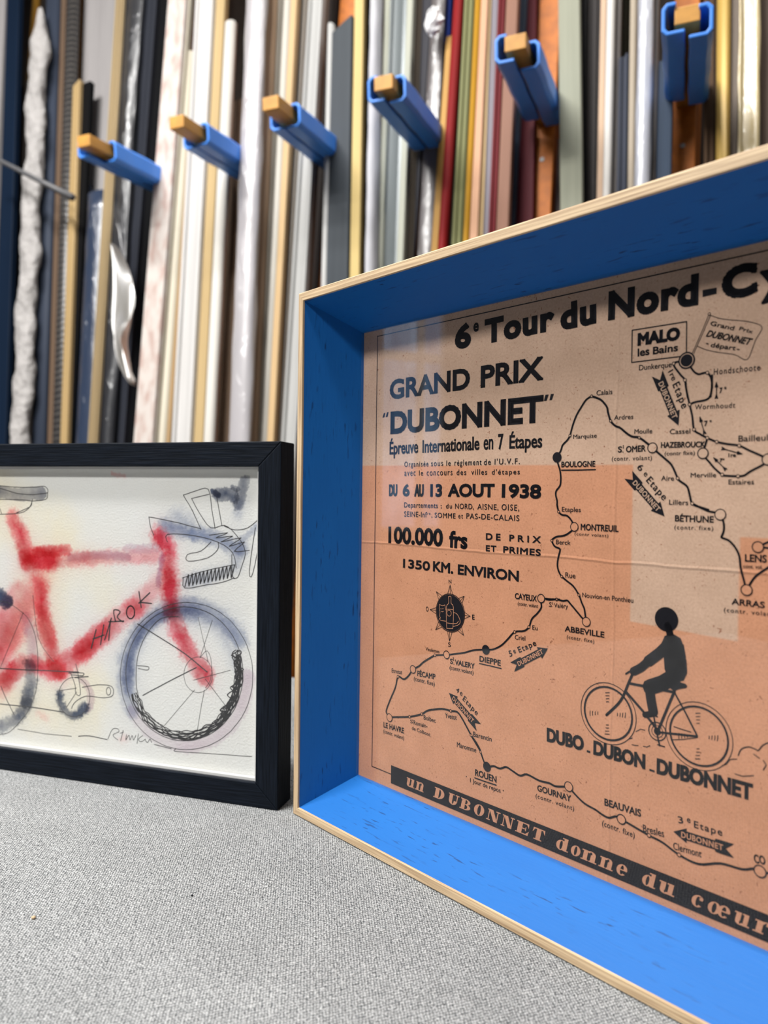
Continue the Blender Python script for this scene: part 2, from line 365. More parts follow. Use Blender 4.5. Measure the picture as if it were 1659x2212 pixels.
def smooth_line(p, k=4):
    if len(p) < 3: return p
    q = [p[0]] + list(p) + [p[-1]]; out = []
    for i in range(1, len(q) - 2):
        for j in range(k):
            t = j / k; a, b_, c, d = q[i-1], q[i], q[i+1], q[i+2]
            out.append(tuple(0.5 * ((2*b_[e]) + (-a[e] + c[e]) * t + (2*a[e] - 5*b_[e] + 4*c[e] - d[e]) * t*t + (-a[e] + 3*b_[e] - 3*c[e] + d[e]) * t**3) for e in (0, 1)))
    return out + [p[-1]]

_glyph = {}
def glyphs(strings):
    """meshes of the lettering in the built-in typeface, one per (string, spacing)"""
    objs = {}
    for key in strings:
        c = bpy.data.curves.new('lettering', 'FONT'); c.body = key[0]; c.size = 1; c.space_character = key[1]; c.resolution_u = 4
        o = bpy.data.objects.new('lettering', c); COL.objects.link(o); objs[key] = o
    dg = bpy.context.evaluated_depsgraph_get()
    for key, o in objs.items():
        me = o.evaluated_get(dg).to_mesh()
        vs = [(v.co.x, v.co.y) for v in me.vertices]; fs = [tuple(p.vertices) for p in me.polygons]
        cnt = {}
        for f in fs:
            for i in range(len(f)):
                e = tuple(sorted((f[i], f[(i+1) % len(f)]))); cnt[e] = cnt.get(e, 0) + 1
        _glyph[key] = (vs, fs, [e for e, n in cnt.items() if n == 1])
        o.evaluated_get(dg).to_mesh_clear()
    for o in objs.values():
        c = o.data; bpy.data.objects.remove(o); bpy.data.curves.remove(c)
STRIP = str.maketrans('ÉÈéèêà', 'EEeeea')
def set_text(ink, s, u0, v0, u1, v1, h, bold, sp, slant):
    vs, fs, ed = _glyph[(s, sp)]
    ref = _glyph[(s.translate(STRIP), sp)][0]
    if not vs: return
    g = bold / 100.0 * h
    ytop = max(y for x, y in ref); ymin = 0.0
    x0, x1 = min(x for x, y in vs), max(x for x, y in vs)
    L = math.hypot(u1 - u0, v1 - v0); dx, dy = (u1 - u0) / L, (v1 - v0) / L
    sx = (L - 2*g) / max(1e-6, x1 - x0); sy = (h - 2*g) / ytop if s not in (',', ':') else (h - 2*g) / max(0.2, ytop)
    P = []
    for x, y in vs:
        a = g + (x - x0) * sx; c = g + y * sy; a += slant * c
        P.append((u0 + dx * a - dy * c, v0 + dy * a + dx * c))
    for f in fs: ink.face([P[i] for i in f])
    if g > 0:
        for i, j in ed:
            a, c = P[i], P[j]; ex, ey = c[0] - a[0], c[1] - a[1]; l_ = math.hypot(ex, ey)
            if l_ < 1e-7: continue
            ex, ey = ex / l_ * g, ey / l_ * g
            ink.face([(a[0] - ex + ey, a[1] - ey - ex), (c[0] + ex + ey, c[1] + ey - ex), (c[0] + ex - ey, c[1] + ey + ex), (a[0] - ex - ey, a[1] - ey + ex)])

# ---- drawing data: millimetres on the poster / on the watercolour, measured from their lower left and lower right frame corners
TEXT=[('h','6',81.5,278.4,93.8,277.6,14.56,7,1,0),('h','e',95.9,286.3,99.8,286.2,5.09,7,1,0),('h','Tour',104.5,278.0,151.1,278.7,14.06,7,1.1,0),('h','du',155.3,277.8,176.2,278.4,13.94,7,1.1,0),('h','Nord',182.6,278.6,227.7,278.3,14.34,7,1.1,0),('h','C',238.2,278.0,253.1,278.4,14.4,8,1,0),('h','y',254.2,278.0,266.5,278.3,9.86,7,1,0),('e','GRAND',26.0,253.1,93.9,253.5,12.79,5,1,0),('e','PRIX',102.0,253.3,144.8,253.4,12.66,5,1,0),('e','DUBONNET',27.0,230.6,145.4,230.8,14.84,6,1,0),('e','Épreuve',26.5,217.5,52.5,217.7,8.23,3,1,0),('e','Internationale',56.2,217.6,101.8,217.8,7.86,3,1,0),('e','en',104.9,217.7,111.9,217.7,6.04,3,1,0),('e','7',115.5,217.4,119.2,217.5,8.7,3,1,0),('e','Étapes',123.2,217.6,145.0,217.4,7.48,3,1,0),('e','Organisée',40.4,209.2,61.5,209.1,3.36,1.5,1.25,0),('e','sous',63.8,209.1,73.7,209.2,2.37,1.5,1.25,0),('e','le',76.4,209.1,79.9,209.1,3.25,1.5,1.25,0),('e','règlement',82.9,209.1,103.6,209.0,3.42,1.5,1.25,0),('e','de',105.3,208.9,110.4,209.0,3.35,1.5,1.25,0),('e',"l'U.V.F.",113.1,209.0,130.6,208.9,3.38,1.5,1.25,0),('e','avec',40.6,203.4,50.5,203.5,2.76,1.5,1.25,0),('e','le',53.6,203.5,57.1,203.5,3.22,1.5,1.25,0),('e','concours',60.2,203.4,81.4,203.4,2.61,1.5,1.25,0),('e','des',84.7,203.4,92.2,203.4,3.34,1.5,1.25,0),('e','villes',96.0,203.5,107.8,203.4,3.21,1.5,1.25,0),('e',"d'étapes",111.2,203.4,130.7,203.3,3.06,1.5,1.25,0),('e','Departements',40.7,183.4,69.9,183.5,3.21,1.5,1.1,0),('e',':',72.3,183.4,73.3,183.5,1.99,1.5,1.1,0),('e','du',76.6,183.5,81.4,183.5,2.89,1.5,1.25,0),('e','NORD,',83.9,183.4,98.4,183.4,3.2,1.5,1.1,0),('e','AISNE,',101.0,183.4,116.3,183.4,3.19,1.5,1.1,0),('e','OISE,',118.6,183.4,130.7,183.2,3.41,1.5,1.25,0),('e','SEINE-Inf',40.9,177.5,60.9,177.6,3.44,1.5,1.1,0),('e','re',61.3,179.2,63.8,179.2,1.23,1.5,1.25,0),('e',',',64.6,177.7,65.5,177.8,0.72,1.5,1.1,0),('e','SOMME',67.4,177.7,84.4,177.6,3.08,1.5,1.1,0),('e','et',86.6,177.8,90.2,177.8,2.43,1.5,1.25,0),('e','PAS-DE-CALAIS',92.8,177.8,130.9,177.6,3.23,1.5,1.1,0),('e','DU',26.5,190.4,34.4,190.5,7.71,6,1,0),('e','6',39.2,190.5,45.4,190.4,7.86,6,1,0),('e','AU',49.7,190.4,57.9,190.4,7.8,6,1,0),('e','13',63.4,190.4,73.2,190.4,7.85,6,1,0),('e','AOUT',78.1,190.5,113.4,190.5,7.81,6,1,0),('e','1938',118.5,190.4,144.8,190.0,7.75,6,1,0),('e','100.000',26.5,159.9,74.5,160.3,10.86,5,1,0),('e','frs',79.5,160.1,93.8,159.9,10.2,5,1,0),('e','DE',107.7,166.1,118.2,166.2,3.89,5,1.6,0),('e','PRIX',124.3,166.2,145.2,166.2,3.72,5,1.6,0),('e','ET',107.8,159.6,115.4,159.7,3.49,5,1.2,0),('e','PRIMES',120.2,159.6,145.3,159.3,3.74,5,1.1,0),('e','1350',40.4,144.8,64.1,144.7,5.84,5,1,0),('e','KM.',66.6,144.7,83.1,144.5,6.33,5,1,0),('e','ENVIRON',86.8,144.5,131.2,144.3,6.12,5,1,0),('c','N',79.8,138.5,81.9,138.7,2.24,2,1,0),('c','O',61.3,119.4,63.4,119.5,3.05,2,1,0),('c','E',98.5,119.2,100.3,119.3,2.86,2,1,0),('c','S',80.2,100.4,82.2,100.6,2.69,2,1,0),('m','MALO',198.6,263.9,219.5,263.8,6.15,8,1,0),('m','les',198.8,258.8,204.8,258.9,3.84,4,1,0),('m','Bains',206.5,258.8,218.7,258.8,3.59,4,1,0),('m','Grand',233.1,268.3,243.4,264.4,2.01,3,1,0),('m','Prix',245.7,264.2,251.3,261.8,1.63,3,1,0),('m','DUBONNET',231.3,263.6,250.2,257.1,3.0,4,1,0.25),('m','départ',233.5,258.6,244.4,255.6,2.07,3,1,0),('m','Dunkerque',199.6,252.1,215.8,251.8,2.56,1.2,1,0),('m','Hondschoote',235.3,246.0,254.9,245.8,2.79,1.2,1.2,0),('m','Calais',177.0,242.2,185.8,242.1,2.54,1.2,1,0),('m','Ardres',187.0,229.3,197.2,229.1,2.32,1.2,1,0),('m','Marquise',164.0,221.1,177.6,221.1,2.16,1.2,1,0),('m','Moulle',197.9,221.9,207.0,221.7,2.27,1.2,1,0),('m','S',189.4,213.2,191.6,213.2,3.02,3.6,1,0),('m','t',191.9,215.1,192.6,215.1,1.77,3,1,0),('m','OMER',193.7,213.1,203.9,213.2,3.1,3.6,1,0),('m','(contr. volant)',186.2,209.2,207.1,209.1,2.14,1.2,1.15,0),('m','BOULOGNE',157.2,206.6,177.1,206.5,3.03,3.6,1,0),('m','Wormhoudt',227.1,231.3,244.9,230.8,2.29,1.2,1.15,0),('m','Cassel',215.6,220.8,225.3,220.6,2.35,1.2,1,0),('m','Bailleul',246.6,215.9,258.7,215.9,2.66,1.2,1,0),('m','HAZEBROUCK',211.4,214.6,232.2,214.1,2.71,4,1,0),('m','(contr fixe)',213.3,211.0,227.6,210.9,1.85,1.2,1,0),('m','Aire',211.9,199.3,218.1,199.2,2.31,1.2,1,0),('m','Lillers',216.0,188.1,225.1,188.0,2.35,1.2,1,0),('m','Merville',225.9,200.6,237.4,200.6,2.14,1.2,1,0),('m','Estaires',242.8,197.4,253.5,197.4,2.15,1.2,1,0),('m','7',238.0,237.6,239.3,237.6,2.54,4,1,0),('m','e',240.0,239.2,241.0,239.2,1.11,4,1,0),('m','7',231.6,223.5,233.2,223.6,2.43,4,1,0),('m','e',233.9,225.2,234.9,225.2,0.9,4,1,0),('m','1re',242.5,209.3,245.7,209.3,1.8,4,1,0),('m','7',238.6,207.2,239.9,207.1,1.75,4,1,0),('m','e',240.0,208.1,240.9,208.1,0.73,4,1,0),('m','Etaples',158.0,183.5,169.3,183.5,2.46,1.2,1,0),('m','MONTREUIL',169.4,174.3,190.6,174.2,3.33,3.6,1,0),('m','(contr volant)',165.9,171.5,185.1,171.4,1.57,1.2,1.15,0),('m','Berck',154.8,166.3,163.6,166.3,2.4,1.2,1,0),('m','Rue',160.9,149.2,166.9,149.3,2.83,1.2,1,0),('m','Nouvion-en Ponthieu',171.1,140.1,199.1,140.4,2.41,1.2,1,0),('m','S',151.2,132.9,152.8,132.9,2.5,1.2,1,0),('m','t',153.0,134.3,153.7,134.3,1.34,1.2,1,0),('m','Valéry',154.3,132.9,162.8,133.3,2.37,1.2,1,0),('m','ABBEVILLE',161.1,121.2,184.0,121.2,3.02,3.6,1,0),('m','(contr. fixe)',162.4,117.6,178.4,117.6,1.96,1.2,1.15,0),('m','BÉTHUNE',219.0,180.4,236.8,180.4,2.95,3.6,1,0),('m','(contr. fixe)',218.8,176.8,236.6,177.0,1.92,1.2,1.2,0),('m','LENS',250.5,164.1,259.4,164.3,3.31,3.6,1,0),('m','cont. vol.',249.9,161.3,257.8,161.5,1.66,1.2,1,0),('m','ARRAS',245.3,145.0,259.0,144.9,2.8,3.6,1,0),('m','(contr. volant)',242.1,141.3,264.0,141.9,1.97,1.2,1.2,0),('m','CAYEUX',128.8,134.6,143.3,134.6,3.36,3.6,1,0),('m','(contr. volant',130.8,131.3,144.2,131.4,1.97,1.2,1,0),('m','Eu',140.8,119.2,144.2,119.3,2.42,1.2,1,0),('m','Criel',129.3,112.2,136.3,112.6,2.57,1.2,1,0),('m','DIEPPE',104.4,95.7,119.8,95.7,3.35,3.6,1,0),('m','Veulettes',61.4,95.2,73.0,95.2,2.05,1.2,1,0),('m','S',81.8,90.5,84.1,90.5,3.11,3.6,1,0),('m','t',84.1,92.6,85.0,92.7,2.29,3,1,0),('m','VALERY',85.7,90.5,100.9,90.7,3.15,3.6,1,0),('m','(contr.volant)',81.5,87.0,100.1,87.2,2.42,1.2,1,0),('m','FÉCAMP',54.6,77.9,70.1,78.6,3.47,3.6,1,0),('m','(contr. fixe)',51.6,74.5,69.5,74.5,2.7,1.2,1,0),('m','Etretat',31.4,75.9,41.1,76.4,2.73,1.2,1,0),('m','LE HAVRE',24.3,38.3,43.5,38.8,3.65,3.6,1,0),('m','(contr. volant)',24.3,34.7,43.6,34.8,2.53,1.2,1,0),('m','S',48.9,47.0,51.2,47.1,2.26,1.2,1,0),('m','t',50.9,48.8,51.7,48.9,0.96,1.2,1,0),('m','Romain-',52.0,46.7,64.0,47.2,2.71,1.2,1,0),('m','de Colbosc',50.4,43.1,66.4,42.7,2.26,1.2,1,0),('m','Bolbec',60.6,52.0,70.8,52.1,2.78,1.2,1,0),('m','Yvetot',78.5,57.1,87.8,57.8,2.97,1.2,1,0),('m','Barentin',100.6,51.2,114.3,51.5,2.87,1.2,1,0),('m','Maromme',88.3,41.9,103.1,42.3,2.93,1.2,1,0),('m','ROUEN',102.5,28.8,118.2,29.0,3.79,3.6,1,0),('m','1 Jour de repos',98.9,23.8,121.2,24.3,2.52,1.2,1,0),('m','GOURNAY',145.8,32.8,166.8,33.3,3.44,3.6,1,0),('m','(contr. volant)',144.8,28.8,168.7,29.4,2.33,1.2,1.15,0),('m','BEAUVAIS',185.9,37.6,205.4,38.1,3.62,3.6,1,0),('m','(contr. fixe)',184.8,27.0,202.3,26.9,2.91,1.2,1.1,0),('m','Bresles',206.6,31.5,217.1,32.4,3.46,1.2,1,0),('m','Clermont',221.6,28.4,234.7,29.3,3.3,1.2,1,0),('m','CO',257.3,35.4,262.0,36.2,3.68,3.6,1,0),('b','DUBO',151.3,61.0,173.7,61.6,7.48,6,1,0),('b','DUBON',179.1,61.4,207.0,61.5,7.32,6,1,0),('b','DUBONNET',212.7,61.2,256.1,61.6,7.52,6,1,0),('m','1re',214.1,249.7,216.3,245.2,2.64,2,1,0),('m','Etape',216.3,243.6,221.2,231.9,3.58,2,1.2,0),('m','6',199.4,205.2,201.5,203.6,3.17,2,1,0),('m','e',202.8,202.2,204.2,201.0,1.85,2,1,0),('m','Etape',204.2,199.2,213.1,189.8,3.51,2,1.2,0),('m','5',126.1,101.9,128.1,102.8,3.38,2,1,0),('m','e',128.8,104.2,130.3,104.8,2.01,2,1,0),('m','Etape',132.4,105.2,143.8,111.2,3.22,2,1.2,0),('m','4',86.6,74.8,88.7,74.0,2.83,2,1,0),('m','e',89.7,73.5,91.5,72.8,2.15,2,1,0),('m','Etape',91.9,70.8,102.9,63.8,3.33,2,1.2,0),('m','3',223.7,41.4,226.1,41.8,3.12,2,1,0),('m','e',227.7,43.1,229.4,43.2,1.99,2,1,0),('m','Etape',231.0,41.7,243.7,42.2,3.17,2,1.2,0)]
LINES=[('r',0.98,[(174.3,242.1),(172.4,241.3),(170.6,240.0),(168.3,236.9),(165.8,233.2),(164.0,229.2),(162.8,225.5),(162.1,222.9),(160.5,220.6),(157.7,218.1),(156.7,215.3),(154.5,211.9),(155.3,208.1),(156.4,205.1),(157.0,200.9),(156.6,197.1),(154.4,194.4),(154.1,192.1),(155.0,189.1),(155.0,186.8),(155.5,184.9)]),('r',0.99,[(155.2,186.5),(156.1,183.4),(158.1,181.8),(160.9,181.5),(163.3,179.7),(165.7,175.8),(163.3,173.1),(159.8,171.1),(155.4,170.3),(153.2,169.2),(152.2,168.0),(153.9,165.2),(156.9,164.1),(157.3,163.0),(156.3,159.1),(155.9,155.2),(156.9,151.9),(158.7,149.6),(162.1,147.4),(165.8,145.1),(169.1,141.0),(170.9,137.1),(172.4,134.3),(173.1,130.7),(173.7,127.8)]),('r',1.07,[(174.3,242.1),(176.9,241.1),(179.8,239.6),(182.9,236.1),(183.6,233.3),(185.2,228.9),(187.7,226.4),(190.4,225.2),(193.6,222.6),(196.7,220.7),(200.5,219.9),(204.9,216.8),(207.3,214.8)]),('r',1.0,[(207.4,214.8),(209.1,213.2),(213.8,209.3),(217.0,206.2),(219.9,200.3),(221.3,198.8),(224.4,196.5),(225.6,192.9),(226.9,188.8),(230.6,187.2),(234.3,186.1)]),('r',0.92,[(227.0,188.8),(230.1,187.3),(234.4,185.5),(237.3,185.0),(239.6,184.1),(240.8,181.6),(241.3,178.8),(241.1,176.5),(240.4,174.6),(240.6,173.9),(243.6,172.8),(246.4,169.8),(248.1,166.3),(248.8,161.3),(250.2,156.2),(251.5,151.9),(252.9,154.8),(255.2,158.3),(259.9,162.2),(264.7,165.2)]),('r',0.81,[(255.7,170.7),(257.9,172.1),(264.4,175.4)]),('r',0.82,[(255.7,170.7),(258.0,170.7),(264.6,170.2)]),('r',0.92,[(222.9,254.0),(216.8,253.3),(219.9,248.1),(222.3,245.2),(222.9,241.5),(223.8,236.8)]),('r',0.9,[(222.3,245.1),(223.1,240.3),(224.7,233.8),(226.0,228.6),(227.0,222.3),(229.8,220.1),(233.1,218.2),(237.3,216.3),(242.1,215.1),(247.0,214.2),(251.2,212.0),(256.9,209.2),(258.9,207.9)]),('r',0.9,[(222.9,254.0),(224.8,250.8),(226.6,248.3),(228.6,247.1),(230.2,247.3),(232.5,247.3),(234.1,244.9),(234.7,241.3),(234.3,238.2),(234.2,236.6)]),('r',0.9,[(234.5,241.5),(234.6,240.8),(234.0,237.0),(232.1,235.3),(227.2,234.7),(224.7,233.8)]),('r',0.9,[(234.6,246.0),(234.6,240.8)]),('r',0.89,[(233.1,218.2),(232.5,215.9),(231.3,211.4),(232.7,209.1),(234.3,207.3),(236.6,204.6),(240.0,201.7),(242.4,201.2),(246.8,201.0),(249.4,201.3),(252.0,203.1),(257.2,205.9),(258.9,207.9)]),('r',0.98,[(173.7,127.8),(171.0,129.7),(168.4,132.1),(164.5,135.6),(162.3,137.4),(159.7,136.9),(155.9,137.3),(152.1,136.7),(149.3,136.6)]),('r',0.98,[(157.6,137.4),(155.8,137.3),(150.9,136.9),(146.1,136.7),(146.1,134.3),(146.2,131.7),(143.7,128.3),(140.3,124.9),(138.5,120.3),(135.2,117.7),(129.1,116.3),(124.4,111.6),(120.1,107.5),(114.4,104.3),(109.0,103.2),(100.0,101.5),(93.3,99.0),(86.3,97.1),(78.9,95.3),(69.4,93.5)]),('r',1.17,[(69.2,93.4),(60.1,87.8),(55.9,84.3),(50.7,81.4),(47.8,77.7),(44.6,74.6),(41.8,73.6),(37.3,74.2),(34.9,66.7),(30.1,57.5),(26.8,50.3),(27.3,48.1),(29.9,46.0),(32.8,47.0),(48.3,50.8),(58.9,54.9),(64.5,58.4),(75.7,61.8),(82.9,62.2),(88.2,62.6),(92.1,59.5),(95.6,55.5),(99.1,51.5),(103.2,47.9),(106.0,44.6)]),('r',1.09,[(99.0,51.3),(104.2,46.0),(106.3,43.5),(108.9,38.7),(111.2,36.3),(116.1,38.0),(120.4,37.8),(124.7,39.9),(129.0,39.0),(134.4,37.8),(138.9,39.8),(146.9,38.7),(153.2,39.2),(157.0,38.7),(162.2,40.0),(165.2,40.9)]),('r',1.04,[(165.4,40.8),(168.5,38.4),(174.5,35.1),(181.1,33.8),(184.4,32.7),(188.4,32.2),(192.3,34.2),(195.2,33.7),(202.3,32.2),(209.6,30.7),(216.3,29.7),(224.4,26.8),(233.5,25.9),(243.1,29.8),(252.3,30.7),(257.1,32.8),(259.7,32.6),(268.0,33.9)]),('r',0.67,[(157.4,205.1),(167.7,205.0),(177.2,205.1)]),('r',0.61,[(104.4,94.5),(112.1,94.5),(120.2,94.4)]),('r',0.71,[(102.3,27.3),(110.0,27.4),(118.0,27.7)]),('r',0.52,[(222.7,257.8),(222.5,271.7),(195.7,271.9),(195.8,256.4),(219.7,256.2)]),('r',0.26,[(232.5,273.0),(229.2,265.2),(225.4,256.9)]),('r',0.26,[(233.3,272.7),(229.8,264.8),(226.1,256.7)]),('r',0.28,[(233.3,272.7),(238.3,270.3),(244.8,268.6),(250.0,267.1),(255.2,264.1),(252.6,258.6),(249.5,251.1),(244.3,253.8),(236.4,256.0),(231.6,257.7),(227.5,259.9)]),('r',0.45,[(231.8,260.4),(232.2,260.3),(232.6,260.1)]),('r',0.44,[(245.2,256.0),(245.6,255.9),(246.1,255.8)]),('r',0.45,[(236.7,235.8),(236.7,239.3),(236.6,242.2)]),('r',0.7,[(237.1,240.6),(236.6,242.1),(236.2,240.7)]),('r',0.51,[(236.6,242.6),(236.6,241.6),(236.6,240.6)]),('r',0.58,[(237.2,235.5),(236.7,237.1),(236.2,235.6)]),('r',0.45,[(231.8,220.4),(230.6,224.2),(229.7,227.4)]),('r',0.71,[(230.6,225.9),(229.7,227.2),(229.7,225.7)]),('r',0.52,[(229.6,227.8),(229.9,226.8),(230.2,225.8)]),('r',0.58,[(232.4,220.2),(231.4,221.7),(231.4,220.0)]),('r',0.44,[(239.9,213.2),(244.2,211.8),(247.8,210.7)]),('r',0.69,[(246.3,210.7),(247.7,210.7),(246.5,211.6)]),('r',0.5,[(248.2,210.6),(247.2,210.9),(246.4,211.2)]),('r',0.57,[(239.5,212.8),(241.1,212.8),(239.7,213.8)]),('r',0.45,[(241.4,204.1),(238.6,206.8),(236.3,209.0)]),('r',0.7,[(237.8,208.2),(236.5,208.9),(237.2,207.6)]),('r',0.51,[(236.1,209.3),(236.8,208.6),(237.5,207.9)]),('r',0.58,[(241.9,204.2),(240.4,205.0),(241.2,203.5)]),('c',0.3,[(82.9,132.4),(80.89,137.61),(79.1,132.4)]),('c',0.25,[(81.0,132.6),(80.89,137.61)]),('c',0.3,[(90.6,127.9),(92.11,132.1),(87.9,130.4)]),('c',0.25,[(89.4,129.3),(92.11,132.1)]),('c',0.3,[(92.7,119.0),(96.93,120.85),(92.7,122.7)]),('c',0.25,[(92.9,120.9),(96.93,120.85)]),('c',0.3,[(87.6,111.1),(92.17,108.9),(90.4,113.6)]),('c',0.25,[(89.1,112.3),(92.17,108.9)]),('c',0.3,[(79.3,109.4),(81.07,103.88),(83.0,109.4)]),('c',0.25,[(81.1,109.2),(81.07,103.88)]),('c',0.3,[(71.8,114.0),(69.56,109.04),(74.5,111.4)]),('c',0.25,[(73.0,112.6),(69.56,109.04)]),('c',0.3,[(69.7,122.7),(64.67,120.88),(69.7,119.0)]),('c',0.25,[(69.6,120.9),(64.67,120.88)]),('c',0.3,[(74.5,130.4),(69.69,132.59),(71.8,127.8)]),('c',0.25,[(73.0,129.2),(69.69,132.59)]),('k',0.27,[(79.8,130.5),(81.8,130.7),(82.0,126.7),(83.8,124.8),(83.8,113.0),(82.8,111.8),(79.6,111.4),(78.7,112.3),(78.3,124.1),(80.0,126.5),(79.8,130.5)]),('k',0.27,[(78.5,122.8),(81.2,123.1),(83.7,123.1)]),('k',0.27,[(78.6,114.6),(81.4,114.6),(83.7,114.8)]),('k',0.27,[(72.7,125.1),(74.3,124.5),(76.1,124.7),(77.0,125.2),(77.6,123.0),(78.1,122.1)]),('k',0.27,[(72.7,125.1),(72.5,122.4),(73.2,120.6),(72.9,118.1),(73.7,116.8),(72.6,116.3),(74.1,115.5),(78.1,115.5)]),('k',0.27,[(83.9,121.6),(86.9,120.9),(89.1,118.0),(89.3,115.9),(87.4,114.3),(84.0,113.1)]),('k',0.27,[(84.0,114.9),(86.7,115.3),(88.0,116.8)]),('k',0.22,[(74.2,121.0),(75.1,120.8),(76.0,121.2)]),('b',1.31,[(199.9,107.0),(197.5,101.1),(194.7,94.0),(191.9,89.5),(186.0,83.0)]),('b',1.28,[(197.5,101.1),(208.8,101.3),(220.5,101.3)]),('b',1.29,[(196.3,96.7),(205.3,89.1),(212.6,82.0)]),('b',1.26,[(220.5,101.9),(216.9,92.3),(212.9,81.5)]),('b',0.84,[(220.5,101.3),(226.2,92.6),(231.5,83.8)]),('b',1.02,[(212.3,80.8),(221.2,82.1),(231.5,83.5)]),('b',0.45,[(220.6,85.4),(224.6,85.0),(228.6,84.8)]),('b',0.34,[(219.5,79.0),(224.7,80.4),(231.5,83.0)]),('b',0.81,[(210.6,88.5),(212.2,81.3),(213.9,74.8)]),('b',0.58,[(209.1,88.3),(210.9,88.3),(212.6,88.1)]),('b',0.58,[(212.9,75.0),(214.2,74.9),(216.3,74.9)]),('b',0.95,[(200.6,107.1),(198.0,106.9),(196.1,105.4)]),('b',0.37,[(242.9,73.5),(244.7,74.6),(246.2,76.9),(249.1,77.9)]),('b',0.47,[(249.6,79.7),(250.8,82.7),(253.8,84.5),(256.8,84.2),(257.8,84.0),(259.7,86.8),(262.6,88.6),(265.0,88.4)]),('b',0.37,[(248.4,71.3),(251.6,71.1),(256.1,72.7)]),('b',0.37,[(255.9,81.9),(257.1,81.4),(258.4,80.7)]),('b',0.42,[(259.9,80.3),(261.1,78.6),(260.0,76.2)]),('b',0.35,[(201.8,78.5),(204.3,80.3),(206.5,80.3)]),('b',0.35,[(205.7,72.4),(207.6,72.5),(209.1,73.6)]),('b',0.35,[(199.9,71.7),(201.6,71.8),(203.2,72.1)]),('b',0.42,[(198.4,74.1),(199.2,74.5),(200.0,75.0)]),('b',0.36,[(192.0,85.3),(192.0,84.4),(191.9,83.9)]),('b',0.36,[(193.4,85.6),(193.4,84.5),(193.3,83.8)]),('b',0.36,[(194.8,85.9),(194.7,84.6),(194.6,83.8)]),('b',0.36,[(196.2,86.3),(196.1,84.7),(196.0,83.8)]),('b',0.37,[(187.3,78.3),(186.4,78.1),(186.0,78.0)]),('b',0.37,[(187.4,76.8),(186.4,76.5),(185.8,76.5)]),('b',0.37,[(187.6,75.3),(186.3,75.0),(185.6,74.9)]),('b',0.37,[(187.8,73.8),(186.3,73.5),(185.4,73.3)]),('b',0.37,[(181.2,82.1),(181.2,82.9),(181.2,83.5)]),('b',0.37,[(179.8,81.6),(179.7,82.7),(179.8,83.3)]),('b',0.37,[(178.3,81.1),(178.2,82.4),(178.3,83.2)]),('b',0.37,[(176.9,80.6),(176.8,82.1),(176.8,83.1)]),('b',0.36,[(185.8,89.5),(186.6,89.8),(187.1,89.8)]),('b',0.36,[(185.6,91.0),(186.6,91.3),(187.2,91.4)]),('b',0.37,[(185.4,92.5),(186.6,92.8),(187.3,92.9)]),('b',0.36,[(185.2,93.9),(186.6,94.3),(187.5,94.5)]),('b',0.33,[(236.9,85.1),(236.9,84.3),(236.8,83.7)]),('b',0.33,[(238.2,85.5),(238.1,84.4),(238.1,83.7)]),('b',0.33,[(239.4,85.8),(239.4,84.5),(239.3,83.7)]),('b',0.33,[(240.7,86.2),(240.6,84.6),(240.5,83.7)]),('b',0.33,[(232.6,78.2),(231.9,78.0),(231.4,77.9)]),('b',0.33,[(232.8,76.7),(231.8,76.4),(231.3,76.3)]),('b',0.33,[(232.9,75.2),(231.8,74.9),(231.1,74.8)]),('b',0.33,[(233.1,73.7),(231.7,73.3),(230.9,73.2)]),('b',0.34,[(227.1,81.9),(227.0,82.8),(227.1,83.3)]),('b',0.34,[(225.8,81.4),(225.7,82.5),(225.7,83.2)]),('b',0.34,[(224.4,80.9),(224.4,82.3),(224.4,83.1)]),('b',0.34,[(223.1,80.4),(223.0,82.0),(223.1,83.0)]),('b',0.33,[(231.2,89.4),(232.0,89.6),(232.4,89.7)]),('b',0.33,[(231.0,90.9),(232.0,91.2),(232.5,91.2)]),('b',0.33,[(230.8,92.3),(232.0,92.7),(232.6,92.8)]),('b',0.33,[(230.6,93.8),(231.9,94.2),(232.7,94.3)]),('y',10.78,[(220.9,111.4),(220.4,117.0),(219.1,123.0)]),('y',5.17,[(219.1,125.3),(213.3,118.7),(207.3,113.3)]),('y',4.11,[(207.3,113.3),(203.7,109.7),(199.9,107.2)]),('y',7.16,[(220.6,109.0),(214.8,104.5),(208.2,101.2)]),('y',4.89,[(208.2,101.2),(209.2,95.2),(210.4,90.0)]),('y',2.91,[(211.2,89.6),(209.1,88.6),(206.3,87.6)]),('y',3.42,[(217.9,127.4),(217.2,130.2),(216.6,131.8)])]
